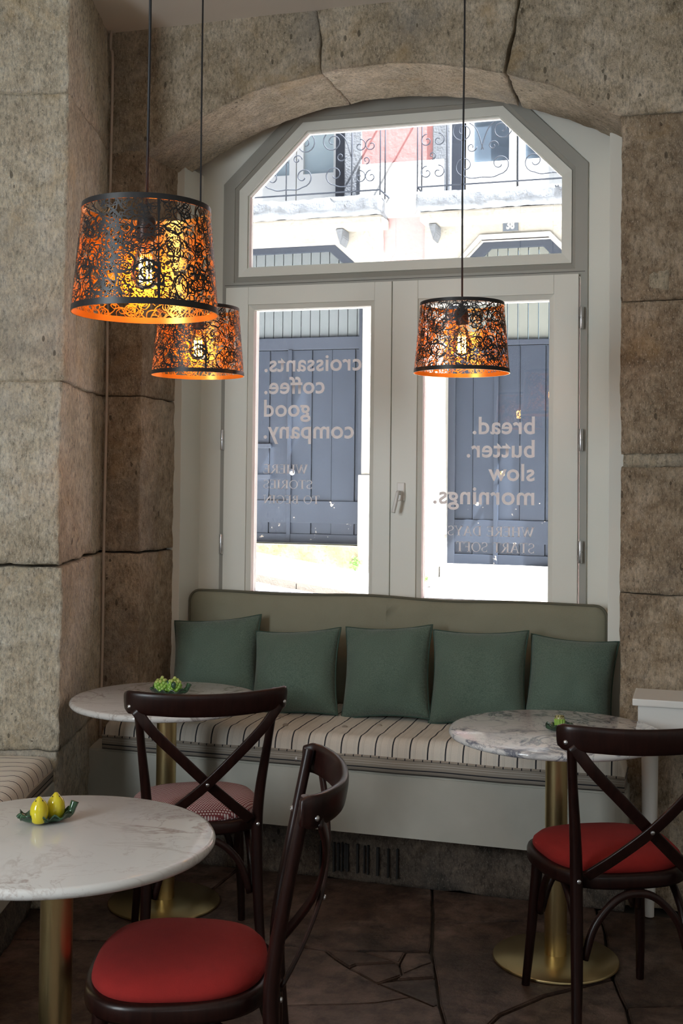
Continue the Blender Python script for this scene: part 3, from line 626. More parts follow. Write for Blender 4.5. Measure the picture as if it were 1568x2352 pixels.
def skirt(name, rim, zb, m, bulge=0.012, rows=4):
    n = len(rim); c = sum(rim, Vector()) / n; vs_, fs = [], []
    for k in range(rows + 1):
        t = k / rows
        for p in rim:
            o = Vector((p.x - c.x, p.y - c.y, 0)).normalized() * bulge * math.sin(PI * t) * 0.8; vs_.append(Vector((p.x, p.y, p.z + (zb - p.z) * t)) + Vector((0, o.y, 0)))
    for k in range(rows):
        for i in range(n): j = (i + 1) % n; fs.append((k * n + i, k * n + j, (k + 1) * n + j, (k + 1) * n + i))
    fs.append(tuple(rows * n + i for i in range(n)))
    return mesh(name, vs_, fs, m, True)
def clampx(x, y):
    if y < 4.42: return x
    t = min(1, (y - 4.42) / 0.03); lo = -2.285 + t * 0.085; hi = -0.252 - t * 0.068; return max(lo, min(hi, x))
cu = empty('bench_cushion', (-1.3, 4.3, 0.458), label='long cream seat cushion with thin black stripes on the window bench', cat='cushion')
tp, rim = cushion_top('top_panel', -2.285, -0.252, 4.245, 4.90, 0.513, 0.582, M['stripeX'], clampx)
OFF = (-1.3, 4.3, 0.458)
wpart('top_panel', tp, cu, OFF); wpart('side_band', skirt('side_band', rim, 0.459, M['boxing']), cu, OFF)
wpart('piping', tube(rim, 0.0045, M['tickpipe'], 'piping', 8, closed=True), cu, OFF)
for bx2, by2 in ((-1.93, 4.55), (-1.62, 4.50), (-1.20, 4.47), (-0.85, 4.52), (-1.55, 4.36), (-1.32, 4.40)):
    wpart('tuft_button', sharp(lathe_me('tuft_button', [(0.002, 0.578), (0.010, 0.580), (0.012, 0.584), (0.008, 0.588), (0.001, 0.589)], M['tickpipe'], 12)), cu, OFF).location += Vector((bx2, by2, -0.0))
# backrest pad
def pad(name, x0, x1, z0, z1, y0, y1, m, r=0.05):
    n = 40; vs_, fs = [], []; outl = []
    for cx, cz, t0 in ((x1 - r, z1 - r, 0), (x0 + r, z1 - r, 90)):
        if t0 == 90:
            for i in range(1, 30): t = i / 30; outl.append((x1 - r + (x0 - x1 + 2 * r) * t, z1 + 0.006 * math.sin(t * 14) * math.sin(PI * t)))
        for i in range(9): t = math.radians(t0 + 90 * i / 8); outl.append((cx + r * math.cos(t), cz + r * math.sin(t)))
    outl += [(x0, z0), (x1, z0)]
    prof = [(0.0, 0.030), (0.35, 0.008), (0.7, 0.0), (1.0, 0.012)]; k = len(outl); c = ((x0 + x1) / 2, (z0 + z1) / 2)
    rows = [(y0 + 0.012, 0.012), (y0 + 0.003, 0.022), (y0, 0.06), (y0 - 0.006, 0.12)]
    allr = [(y1, 0.012), (y1 - 0.012, 0.0)] + [(y0 + 0.02, 0.0)] + rows
    for yy, ins in allr:
        for x, z in outl:
            dx, dz = c[0] - x, c[1] - z; sx = max(-ins, min(ins, dx)); sz = max(-ins, min(ins, dz)); vs_.append((x + sx, yy + 0.003 * noise.noise(Vector((x * 5, z * 5, 0))), z + sz))
    for a in range(len(allr) - 1):
        for i in range(k): j = (i + 1) % k; fs.append((a * k + i, a * k + j, (a + 1) * k + j, (a + 1) * k + i))
    fs.append(tuple((len(allr) - 1) * k + i for i in range(k))); fs.append(tuple(range(k))[::-1])
    path = [Vector((x, y0 + 0.018, z)) for x, z in outl]
    return mesh(name, vs_, fs, m, True), path
bk = empty('back_cushion', (-1.28, 4.9, 0.57), label='long sage green back cushion standing below the window', cat='cushion')
me, path = pad('pad_cover', -2.20, -0.362, 0.575, 1.043, 4.865, 4.945, M['sage']); OFFB = (-1.28, 4.9, 0.57)
wpart('pad_cover', me, bk, OFFB); wpart('piping', tube(path, 0.0055, M['sagepipe'], 'piping', 8, closed=True), bk, OFFB)
# pillows
def pillow(w_, h, th, seed):
    n = 30; vs_, fs = [], []; rim = []
    def pt(u, v):
        ex = 1 - 0.085 * (1 - v * v) ** 1.0; ez = 1 - 0.085 * (1 - u * u) ** 1.0
        return u * w_ / 2 * ex, v * h / 2 * ez
    for side in (1, -1):
        for j in range(n + 1):
            for i in range(n + 1):
                u, v = -1 + 2 * i / n, -1 + 2 * j / n; u = math.sin(u * PI / 2) * 0.5 + u * 0.5; v = math.sin(v * PI / 2) * 0.5 + v * 0.5
                x, z = pt(u, v); d = max(0, (1 - u * u) * (1 - v * v)) ** 0.47
                sag = 1 + 0.22 * (-v) * (1 - v * v)
                wr = noise.noise(Vector((x * 13 + seed * 7, z * 13, side))) * 0.010 * min(1, (1 - max(abs(u), abs(v))) * 6) + noise.noise(Vector((x * 30, z * 9 + seed, 2))) * 0.004 * (1 if max(abs(u), abs(v)) < 0.98 else 0)
                vs_.append((x, -side * (th / 2 * d * sag + wr * (1 if d > 0 else 0)), z))
    m = (n + 1) ** 2
    for s in (0, 1):
        for j in range(n):
            for i in range(n):
                a = s * m + j * (n + 1) + i; q = (a, a + 1, a + n + 2, a + n + 1); fs.append(q if s == 0 else q[::-1])
    for u, v in [(-1 + 2 * i / 24, 1) for i in range(24)] + [(1, 1 - 2 * i / 24) for i in range(24)] + [(1 - 2 * i / 24, -1) for i in range(24)] + [(-1, -1 + 2 * i / 24) for i in range(24)]:
        x, z = pt(u, v); rim.append(Vector((x, 0, z)))
    bm = bmesh.new(); t = mesh('t', vs_, fs, M['green'], True); bm.from_mesh(t); bmesh.ops.remove_doubles(bm, verts=bm.verts, dist=0.0006); bpy.data.meshes.remove(t)
    return from_bm('cover', bm, M['green'], True), tube(rim, 0.0042, M['greenpipe'], 'piping', 6, closed=True)
PIL = [(-1.995, 0.405, 0.37, -6, 4, 4.71, 0.0, 'green linen scatter pillow at the left end against the stone jamb'),
       (-1.612, 0.385, 0.355, -5, 0, 4.655, -0.012, 'green linen scatter pillow second from the left, set a little forward'),
       (-1.222, 0.375, 0.375, -4, 0, 4.665, 0.0, 'green linen scatter pillow in the middle of the five'),
       (-0.845, 0.395, 0.375, -2, 0, 4.665, 0.0, 'green linen scatter pillow second from the right, behind the marble table'),
       (-0.486, 0.350, 0.355, 2, -3, 4.690, 0.004, 'green linen scatter pillow at the right end beside the white reveal')]
for i, (x, pw, ph, rl, yw, yc, dz, lab) in enumerate(PIL):
    p = empty('scatter_pillow', (x, yc, 0.588 + ph / 2 * 0.93 + dz), label=lab, cat='pillow', group='green pillows on the window bench')
    p.rotation_euler = (math.radians(-21), math.radians(rl), math.radians(yw)); a, b = pillow(pw * 0.985, ph * 1.02, 0.225, i); obj('cover', a, p); obj('piping', b, p)
# ------------------------------------------------------------------ bench along the left wall
R17 = math.radians(17)
lb = empty('side_bench', (A.x, A.y, 0), R17, label='cream side bench on a rough stone base at the left edge', cat='bench')
box('bench_box', (-0.70, -2.6, 0.226), (-0.005, -0.012, 0.456), M['bench'], lb, 0.005)
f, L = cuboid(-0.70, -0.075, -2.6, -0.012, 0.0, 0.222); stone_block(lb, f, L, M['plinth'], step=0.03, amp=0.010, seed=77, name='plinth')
lc = empty('side_bench_cushion', (A.x, A.y, 0), R17, label='cream seat cushion with black stripes on the left side bench', cat='cushion')
tp, rim = cushion_top('top_panel', -0.69, -0.01, -2.55, -0.02, 0.50, 0.555, M['stripeY'], None, 0.006, 40, 90, 0.05)
obj('top_panel', tp, lc); obj('side_band', skirt('side_band', rim, 0.459, M['boxing']), lc); obj('piping', tube(rim, 0.0045, M['tickpipe'], 'piping', 8, closed=True), lc)
# ------------------------------------------------------------------ tables
def table(x, y, ztop, mm, seed_rot, label):
    t = empty('cafe_table', (x, y, 0), seed_rot, label=label, cat='table', group='round marble cafe tables')
    R_, th = 0.350, 0.024; pr = [(0.001, ztop - th), (R_ - 0.012, ztop - th), (R_ - 0.004, ztop - th + 0.003), (R_, ztop - th + 0.010), (R_ - 0.001, ztop - 0.008), (R_ - 0.005, ztop - 0.002), (R_ - 0.012, ztop), (0.001, ztop)]
    obj('marble_top', sharp(lathe_me('marble_top', pr, mm, 96), 50), t)
    obj('column', sharp(lathe_me('column', [(0.036, 0.018), (0.036, ztop - th - 0.006), (0.05, ztop - th - 0.006), (0.05, ztop - th)], M['brass'], 40)), t)
    obj('base', sharp(lathe_me('base', [(0.198, 0.0), (0.202, 0.002), (0.202, 0.007), (0.199, 0.010), (0.10, 0.016), (0.037, 0.020), (0.001, 0.020)], M['brass'], 72), 50), t)
    return t
table(-1.368, 2.345, 0.742, M['marbleA'], 0.3, 'round white marble table in the foreground carrying two ceramic lemons')
table(-1.862, 3.945, 0.742, M['marbleB'], 1.1, 'round grey-white marble table in the left corner carrying ceramic grapes')
table(-0.446, 3.885, 0.737, M['marbleC'], 2.0, 'round marble table with blue-grey veins by the right stone wall')
# ------------------------------------------------------------------ ceramics on the tables
def leaf_dish(loc, rz, L, W, stem, label, group):
    d = empty('leaf_dish', loc, rz, label=label, cat='dish', group=group); n, k = 26, 14; vs_, fs = [], []
    for i in range(n + 1):
        u = i / n; wv = W * (math.sin(PI * min(1, u * 0.94 + 0.05)) ** 0.55) * (1 + 0.13 * math.sin(u * 19))
        for j in range(k + 1):
            v = -1 + 2 * j / k; z = 0.005 + 0.014 * abs(v) ** 2.4 + 0.005 * math.sin(u * 26 + v * 2) * abs(v) ** 3 + 0.010 * (abs(u - 0.5) * 2) ** 3
            vs_.append((-L / 2 + L * u, v * wv / 2, z))
    m_ = (n + 1) * (k + 1); vs_ += [(x, y, max(0.0, z - 0.0045)) for x, y, z in vs_]
    for i in range(n):
        for j in range(k):
            a = i * (k + 1) + j; qd = (a, a + k + 1, a + k + 2, a + 1); fs.append(qd); fs.append(tuple(x + m_ for x in qd[::-1]))
    rim = [i * (k + 1) for i in range(n + 1)] + [n * (k + 1) + j for j in range(1, k + 1)] + [i * (k + 1) + k for i in range(n - 1, -1, -1)] + [j for j in range(k - 1, 0, -1)]
    for a, b in zip(rim, rim[1:] + rim[:1]): fs.append((a, b, b + m_, a + m_))
    obj('leaf', mesh('leaf', vs_, fs, M['leaf'], True), d)
    if stem: obj('stem', tube(smooth_path([(L * 0.40, 0, 0.010), (L * 0.47, 0.0, 0.018), (L * 0.51, 0.001, 0.030), (L * 0.55, 0.002, 0.042)], 5), 0.0085, M['leaf'], 'stem', 10, rad=lambda t: 0.8 + 0.35 * t), d)
    obj('leaf_tip', tube(smooth_path([(-L * 0.44, 0, 0.014), (-L * 0.50, 0.004, 0.020), (-L * 0.56, 0.002, 0.017)], 5), 0.009, M['leaf'], 'leaf_tip', 8, rad=lambda t: 1 - 0.55 * t), d)
    return d
ZT = 0.742
leaf_dish((-1.447, 2.428, ZT), math.radians(17 + 22), 0.118, 0.066, True, 'dark green glazed leaf dish under two ceramic lemons', 'leaf dishes for the shakers')
def lemon(loc, tilt, label):
    p = [(0.0135, 0.0), (0.017, 0.004), (0.0205, 0.016), (0.0212, 0.027), (0.0195, 0.038), (0.0150, 0.047), (0.0092, 0.053), (0.0062, 0.0565), (0.0040, 0.0595), (0.0008, 0.0605)]
    e = empty('lemon_shaker', loc, 0.4, label=label, cat='shaker', group='lemon shakers'); e.rotation_euler[0] = tilt
    b = obj('body', lathe_me('body', p, M['lemon'], 28), e)
    for a in (-2.3, -0.6, 1.2, 2.7): obj('hole', sharp(lathe_me('hole', [(0.0017, 0), (0.0017, 0.0012)], M['seal'], 10)), e, loc=(0.0098 * math.cos(a), 0.0098 * math.sin(a), 0.0516), rot=(0, 0.75, a))
lemon((-1.452, 2.404, ZT + 0.0052), 0.03, 'yellow ceramic lemon shaker nearer the camera on the leaf dish')
lemon((-1.434, 2.446, ZT + 0.0052), -0.03, 'yellow ceramic lemon shaker behind the other on the leaf dish')
leaf_dish((-1.878, 4.000, ZT), math.radians(10), 0.135, 0.07, True, 'dark green leaf dish under two ceramic grape bunches', 'leaf dishes for the shakers')
def grapes(loc, seed, label):
    rr = random.Random(seed); e = empty('grape_shaker', loc, rr.uniform(0, 6), label=label, cat='shaker', group='grape shakers'); e.scale = (1.12, 1.12, 1.22)
    me_s = {}
    for tip in (0, 1):
        bm = bmesh.new(); bmesh.ops.create_icosphere(bm, subdivisions=2, radius=0.0062); me_s[tip] = from_bm('grape', bm, M['grapetip' if tip else 'grape'], True)
    obj('core', lathe_me('core', [(0.009, 0.0), (0.018, 0.010), (0.0195, 0.022), (0.015, 0.034), (0.004, 0.040)], M['grape'], 20), e)
    for k in range(46):
        z = 0.004 + 0.036 * (k + 0.5) / 46; r = 0.021 * math.sqrt(max(0.03, 1 - ((z - 0.021) / 0.0215) ** 2)); a = k * 2.39996 + rr.uniform(-0.2, 0.2)
        obj('grape', me_s[1 if z > 0.033 else 0], e, loc=(r * math.cos(a), r * math.sin(a), z))
    obj('grape', me_s[1], e, loc=(0.002, 0, 0.046)); obj('leaf', tube(smooth_path([(0.012, -0.012, 0.038), (0.018, -0.015, 0.030), (0.022, -0.016, 0.018)], 4), 0.006, M['leaf'], 'leaf', 8, rad=lambda t: 0.5 + math.sin(PI * t)), e)
grapes((-1.908, 3.994, ZT + 0.005), 1, 'light green grape bunch shaker on the left of the pair')
grapes((-1.861, 4.003, ZT + 0.005), 2, 'light green grape bunch shaker on the right of the pair')
leaf_dish((-0.440, 3.875, 0.737), math.radians(17 + 190), 0.085, 0.055, False, 'small green leaf dish on the blue-veined marble table', 'leaf dishes for the shakers')
cs = empty('asparagus_shaker', (-0.436, 3.878, 0.742), label='green ribbed ceramic shaker with speckled brown top', cat='shaker')
obj('body', lathe_me('body', [(0.0135, 0), (0.0158, 0.003), (0.0166, 0.018), (0.0162, 0.034), (0.0150, 0.042), (0.0110, 0.0455), (0.001, 0.046)], M['cactus'], 24), cs)
for k in range(12):
    a = 2 * PI * k / 12; obj('rib', tube([(0.0158 * math.cos(a), 0.0158 * math.sin(a), z) for z in (0.003, 0.018, 0.033)], 0.0024, M['cactus'], 'rib', 6), cs)
# ------------------------------------------------------------------ chairs
def make_chair(loc, rz, padm, label):
    c = empty('cross_back_chair', loc, rz, label=label, cat='chair', group='dark bentwood cross back chairs'); W = M['wood']
    n = 56; ol = []
    def outline(s, k):
        out = []
        for i in range(n):
            t = 2 * PI * i / n; cs_, sn = math.cos(t), math.sin(t); p = 0.72
            x = math.copysign(abs(cs_) ** p, cs_); y = math.copysign(abs(sn) ** p, sn); w_ = 0.219 + 0.014 * y
            out.append(((w_ * x) * s + math.copysign(k, x) * 0, 0.205 * y * s))
        return out
    vs_, fs = [], []; rows = [(0.94, 0.418), (0.985, 0.416), (1.0, 0.424), (1.0, 0.446), (0.985, 0.455), (0.93, 0.457), (0.80, 0.457)]
    for s, z in rows: vs_ += [(x, y, z) for x, y in outline(s, 0)]
    for a in range(len(rows) - 1):
        for i in range(n): j = (i + 1) % n; fs.append((a * n + i, a * n + j, (a + 1) * n + j, (a + 1) * n + i))
    fs += [tuple(range(n))[::-1], tuple((len(rows) - 1) * n + i for i in range(n))]
    obj('seat_frame', mesh('seat_frame', vs_, fs, W, True), c)
    vs_, fs = [], []; rows = [(0.905, 0.455), (0.93, 0.463), (0.918, 0.475), (0.85, 0.489), (0.70, 0.500), (0.46, 0.507), (0.2, 0.5105), (0.02, 0.511)]
    for s, z in rows: vs_ += [(x, y, z) for x, y in outline(s, 0)]
    for a in range(len(rows) - 1):
        for i in range(n): j = (i + 1) % n; fs.append((a * n + i, a * n + j, (a + 1) * n + j, (a + 1) * n + i))
    fs += [tuple((len(rows) - 1) * n + i for i in range(n))]
    obj('seat_pad', mesh('seat_pad', vs_, fs, padm, True), c)
    for s in (-1, 1):
        pth = smooth_path([(s * 0.188, -0.255, 0.0), (s * 0.176, -0.225, 0.20), (s * 0.172, -0.207, 0.42), (s * 0.178, -0.215, 0.55), (s * 0.198, -0.245, 0.72), (s * 0.216, -0.278, 0.886)], 8)
        obj('rear_leg', sharp(tube(pth, 0.0165, W, 'rear_leg', 14, rad=lambda t: 0.80 + 0.28 * math.sin(PI * min(1, t * 1.25))), 60), c)
        pth = smooth_path([(s * 0.185, 0.192, 0.0), (s * 0.176, 0.172, 0.16), (s * 0.166, 0.158, 0.32), (s * 0.160, 0.150, 0.425)], 6)
        obj('front_leg', sharp(tube(pth, 0.0175, W, 'front_leg', 14, rad=lambda t: 0.72 + 0.36 * t), 60), c)
    rail = smooth_path([(-0.246, -0.264, 0.860), (-0.228, -0.296, 0.860), (-0.165, -0.328, 0.858), (-0.085, -0.350, 0.855), (0, -0.356, 0.854), (0.085, -0.350, 0.855), (0.165, -0.328, 0.858), (0.228, -0.296, 0.860), (0.246, -0.264, 0.860)], 6)
    obj('top_rail', sweep(rail, [(a * 0.011 * 1.0, b * 0.036) for a, b in [(math.copysign(abs(math.cos(t)) ** 0.6, math.cos(t)), math.copysign(abs(math.sin(t)) ** 0.7, math.sin(t))) for t in [2 * PI * i / 20 for i in range(20)]]], W, 'top_rail', up=(0, -0.16, 1), rad=lambda t: 0.78 + 0.22 * min(1, math.sin(PI * t) * 4)), c)
    for s in (-1, 1):
        e = -0.006 if s > 0 else 0.006
        pth = smooth_path([(s * 0.222, -0.306, 0.842), (s * 0.170, -0.318, 0.775), (s * 0.085, -0.318 + e, 0.690), (0, -0.300 + e * 1.4, 0.605), (-s * 0.085, -0.262 + e, 0.525), (-s * 0.150, -0.226, 0.466)], 6)
        obj('cross_strip', sweep(pth, rrect(0.0165, 0.0052, 0.004), W, 'cross_strip', up=(0, -1, -0.25)), c)
    def archp(p0, p1, top, r=0.0112):
        p0, p1 = Vector(p0), Vector(p1); m_ = (p0 + p1) / 2
        q0 = p0.lerp(p1, 0.10); q1 = p0.lerp(p1, 0.30); q2 = p0.lerp(p1, 0.70); q3 = p0.lerp(p1, 0.90)
        pp = [p0, Vector((q0.x, q0.y, p0.z + (top - p0.z) * 0.52)), Vector((q1.x, q1.y, p0.z + (top - p0.z) * 0.90)), Vector((m_.x, m_.y, top)), Vector((q2.x, q2.y, p0.z + (top - p0.z) * 0.90)), Vector((q3.x, q3.y, p0.z + (top - p0.z) * 0.52)), p1]
        obj('arched_stretcher', tube(smooth_path(pp, 5), r, W, 'arched_stretcher', 10), c)
    archp((-0.150, -0.212, 0.235), (0.150, -0.212, 0.235), 0.408); archp((-0.148, 0.158, 0.235), (0.148, 0.158, 0.235), 0.408)
    archp((-0.160, -0.195, 0.235), (-0.156, 0.145, 0.235), 0.408); archp((0.160, -0.195, 0.235), (0.156, 0.145, 0.235), 0.408)
    sc = sharp(lathe_me('screw', [(0.0062, 0), (0.0062, 0.003), (0.004, 0.0052), (0.001, 0.0056)], M['steel'], 12))
    for p, r in (((-0.238, -0.298, 0.848), (1.5, 0, -0.6)), ((0.238, -0.298, 0.848), (1.5, 0, 0.6)), ((0, -0.3155, 0.605), (1.9, 0, 0)), ((-0.2155, -0.248, 0.862), (-1.57, 0, 0)), ((0.2155, -0.248, 0.862), (-1.57, 0, 0)), ((-0.172, -0.226, 0.452), (1.57, 0, 0)), ((0.172, -0.226, 0.452), (1.57, 0, 0))):
        obj('screw', sc, c, loc=p, rot=r)
    return c
def CG(lat, dep): return (lat * ax.x + dep * bx_.x, lat * ax.y + dep * bx_.y, 0)
make_chair(CG(-0.345, 2.660), math.radians(107 + 1), M['red'], 'dark bentwood chair seen side-on in the foreground with a red seat pad')
make_chair(CG(-0.470, 3.930), math.radians(17 + 13), M['tweed'], 'dark bentwood chair with a red and white tweed seat at the left table')
make_chair(CG(0.795, 3.490), math.radians(17 + 9), M['red'], 'dark bentwood chair with a red seat at the right marble table')
# ------------------------------------------------------------------ pendant lamps
RB, RT, HS = 0.1575, 0.1375, 0.232
def lace():
    rr = random.Random(12); vs_, fs, idx = [], [], []
    rm = (RB + RT) / 2; CIR = 2 * PI * rm
    def put(s, h, inner):
        h = min(max(h, 0.006), HS - 0.006); r = RB + (RT - RB) * h / HS - (0.0011 if inner else 0); a = s / rm; return (r * math.cos(a), r * math.sin(a), h)
    def ribbon(pts, wd, closed):
        n = len(pts); o = len(vs_); L = []
        for i in range(n):
            p, q = (pts[i - 1], pts[(i + 1) % n]) if closed else (pts[max(0, i - 1)], pts[min(n - 1, i + 1)])
            dx, dy = q[0] - p[0], q[1] - p[1]; l = math.hypot(dx, dy) or 1; nx, ny = -dy / l, dx / l; s, h = pts[i]; k = wd / 2 * (0.8 + 0.4 * math.sin(i * 0.7))
            for inner in (0, 1):
                vs_.append(put(s + nx * k, h + ny * k, inner)); vs_.append(put(s - nx * k, h - ny * k, inner))
        for i in range(n if closed else n - 1):
            a, b = o + 4 * i, o + 4 * ((i + 1) % n); fs.append((a, a + 1, b + 1, b)); idx.append(0); fs.append((a + 2, b + 2, b + 3, a + 3)); idx.append(1)
    for k in range(1050):
        rx = rr.choice((0.006, 0.008, 0.010, 0.012, 0.015)) * rr.uniform(0.8, 1.25); ry = rx * rr.uniform(0.55, 1.0); t = rr.uniform(0, PI); s0, h0 = rr.uniform(0, CIR), rr.uniform(0.008, HS - 0.008)
        n = 18; ribbon([(s0 + rx * math.cos(a) * math.cos(t) - ry * math.sin(a) * math.sin(t) + 0.0012 * math.sin(3 * a + k), h0 + rx * math.cos(a) * math.sin(t) + ry * math.sin(a) * math.cos(t)) for a in [2 * PI * i / n for i in range(n)]], rr.uniform(0.0016, 0.0027), True)
    for k in range(46):
        rx = rr.uniform(0.018, 0.032); ry = rx * rr.uniform(0.45, 0.8); t = rr.uniform(0, PI); s0, h0 = rr.uniform(0, CIR), rr.uniform(0.035, HS - 0.035); n = 28
        ribbon([(s0 + rx * math.cos(a) * math.cos(t) - ry * math.sin(a) * math.sin(t), h0 + rx * math.cos(a) * math.sin(t) + ry * math.sin(a) * math.cos(t)) for a in [2 * PI * i / n for i in range(n)]], rr.uniform(0.0034, 0.0050), True)
    for k in range(170):
        s, h = rr.uniform(0, CIR), rr.uniform(0.01, HS - 0.01); d = rr.uniform(0, 2 * PI); pp = []; cv = rr.uniform(-60, 60)
        for i in range(16): pp.append((s, h)); s += 0.005 * math.cos(d); h += 0.005 * math.sin(d); d += cv * 0.005 + rr.uniform(-0.1, 0.1)
        ribbon(pp, rr.uniform(0.0018, 0.0030), False)
    ribbon([(0.0, h * HS / 12) for h in range(13)], 0.0055, False)
    return mesh('lace_shade', vs_, fs, [M['black'], M['gold']], False, idx)
def band(z0, z1, name):
    f_ = lambda z: RB + (RT - RB) * z / HS; n = 72; vs_, fs, idx = [], [], []
    for r, z in ((f_(z0) + 0.0006, z0), (f_(z1) + 0.0006, z1), (f_(z0) - 0.0018, z0), (f_(z1) - 0.0018, z1)):
        for i in range(n): a = 2 * PI * i / n; vs_.append((r * math.cos(a), r * math.sin(a), z))
    for i in range(n):
        j = (i + 1) % n
        for qd, m_ in (((i, j, n + j, n + i), 0), ((2 * n + i, 3 * n + i, 3 * n + j, 2 * n + j), 1), ((i, 2 * n + i, 2 * n + j, j), 1), ((n + i, n + j, 3 * n + j, 3 * n + i), 0)): fs.append(qd); idx.append(m_)
    return mesh(name, vs_, fs, [M['black'], M['gold']], True, idx)
LACE, BB, BT = lace(), sharp(band(0, 0.0135, 'rim_band')), sharp(band(HS - 0.012, HS, 'rim_band'))
SOCK = sharp(lathe_me('socket', [(0.004, 0.232), (0.006, 0.222), (0.012, 0.214), (0.019, 0.208), (0.021, 0.198), (0.021, 0.190), (0.024, 0.189), (0.024, 0.184), (0.021, 0.183), (0.0205, 0.160), (0.017, 0.158), (0.001, 0.158)], M['black'], 28))
BULB = lathe_me('bulb', [(0.0135, 0.160), (0.0140, 0.150), (0.020, 0.135), (0.030, 0.112), (0.0325, 0.095), (0.029, 0.074), (0.019, 0.060), (0.008, 0.055), (0.0005, 0.054)], M['bulb'], 28, caps=False)
def filament():
    vs_, fs = [], []
    for k in range(7):
        a = 2 * PI * k / 7; r = 0.0125; px = [Vector((r * math.cos(a) * (0.9 if i % 2 else 1.05), r * math.sin(a) * (0.9 if i % 2 else 1.05), 0.068 + 0.052 * i / 8)) for i in range(9)]
        t = tube(px, 0.0017, M['filament'], 't', 6); o = len(vs_); vs_ += [v.co.copy() for v in t.vertices]; fs += [tuple(o + i for i in p.vertices) for p in t.polygons]; bpy.data.meshes.remove(t)
    return mesh('filament', vs_, fs, M['filament'], True)
FIL = filament()
def lamp(x, y, z, rz, label):
    p = empty('pendant_lamp', (x, y, z), rz, label=label, cat='lamp', group='pierced black pendant lamps')
    sh = obj('lamp_shade', LACE, p); obj('rim_band', BB, sh); obj('rim_band', BT, sh)
    obj('socket', SOCK, p); b = obj('bulb', BULB, p); obj('filament', FIL, b)
    for k in range(3):
        a = 2 * PI * k / 3 + 0.5; obj('spider_arm', tube([(0.019 * math.cos(a), 0.019 * math.sin(a), 0.186), (0.08 * math.cos(a), 0.08 * math.sin(a), 0.200), ((RT - 0.001) * math.cos(a), (RT - 0.001) * math.sin(a), HS - 0.006)], 0.0016, M['black'], 'spider_arm', 6), p)
    obj('cord', tube([(0, 0, 0.228), (0.002, 0.001, 0.6), (-0.001, 0, 1.1), (0, 0, 3.44 - z)], 0.0031, M['cord'], 'cord', 8), p)
lamp(-1.148, 2.295, 1.895, 5.35, 'large-looking pierced black pendant lamp hanging nearest the camera at upper left')
lamp(-1.642, 3.685, 1.893, 5.30, 'pierced black pendant lamp half hidden behind the nearest lamp')
lamp(-0.753, 3.804, 1.897, 3.2, 'pierced black pendant lamp hanging alone in front of the right casement')
# ------------------------------------------------------------------ cable and console
cab = [(-2.392, 4.428, 3.435), (-2.396, 4.430, 3.36), (-2.384, 4.428, 3.30), (-2.385, 4.428, 2.9), (-2.390, 4.428, 2.3), (-2.386, 4.426, 1.9), (-2.389, 4.426, 1.3), (-2.388, 4.426, 0.9), (-2.390, 4.424, 0.47)]
obj('wall_cable', tube(smooth_path(cab, 6), 0.0062, mat('cable_sheath', (0.48, 0.40, 0.33), 0.6), 'wall_cable', 8), label='pale cable running down the stone corner left of the window', cat='cable')
con = empty('console_table', (-0.02, 4.3, 0), label='white painted console table with a turned leg at the right wall', cat='table')
box('table_top', (-0.204, -0.11, 0.776), (0.60, 0.115, 0.800), M['plastic'], con, 0.004)
box('apron', (-0.186, -0.095, 0.672), (0.585, 0.105, 0.775), M['plastic'], con, 0.003)
lg = sharp(lathe_me('leg', [(0.0165, 0.0), (0.0175, 0.06), (0.024, 0.075), (0.021, 0.085), (0.027, 0.35), (0.030, 0.60), (0.030, 0.672)], M['plastic'], 28), 50)
for p in ((-0.152, 0.075, 0), (0.55, 0.075, 0), (0.55, -0.06, 0)): obj('leg', lg, con, loc=p)
# ------------------------------------------------------------------ the street and the house across it
def pav(x): return 0.735 - 0.145 * (x + 3.65)
def sloped(name, x0, x1, y0, y1, dz, th, m, parent=None, seg=1, **kw):
    vs_ = []
    for x in (x0, x1):
        for y in (y0, y1): vs_ += [(x, y, pav(x) + dz - th), (x, y, pav(x) + dz)]
    return obj(name, mesh(name, vs_, [(1, 5, 7, 3), (0, 2, 6, 4), (0, 4, 5, 1), (2, 3, 7, 6), (0, 1, 3, 2), (4, 6, 7, 5)], m), parent, **kw)
st = sloped('street', -12, 9, 5.24, 9.4, -0.065, 0.5, M['paving'], kind='structure', label='bright sloping cobbled street outside the window')
pvm = sloped('pavement', -12, 9, 9.5, 11.5, 0.0, 0.5, M['paving'], kind='structure', label='sunlit sloping pavement before the opposite doors')
for i in range(12):
    x = -7.0 + 0.75 * i; sloped('kerb_stone', x, x + 0.742, 9.38, 9.505, 0.006, 0.3, M['kerb'], pvm)
rr = random.Random(3)
for i in range(16):
    for j in range(4):
        x = -4.6 + 0.19 * i + 0.05 * (j % 2); y = 9.365 - 0.16 * (j + 1); sloped('cobble', x, x + 0.175, y, y + 0.145, -0.055 + rr.uniform(-0.006, 0.006), 0.06, M['paving'], st)
hs = empty('town_house', (-2.7, 11.0, 0.5), label='sunlit old town house across the street with two slate-blue doors', cat='building')
HO = Vector((-2.7, 11.0, 0.5))
def hp(name, me, parent=None): return obj(name, me, parent or hs, loc=(-HO if parent is None else (0, 0, 0)))
YF = 11.0; zb = 0.0
DR = [(-2.33, 0.2), (-1.03, 0.2), (-1.03, 3.50), (-1.362, 3.84), (-1.998, 3.84), (-2.33, 3.50)]
DL = [(-5.10, 0.2), (-3.16, 0.2), (-3.16, 3.60), (-3.48, 3.89), (-4.78, 3.89), (-5.10, 3.60)]
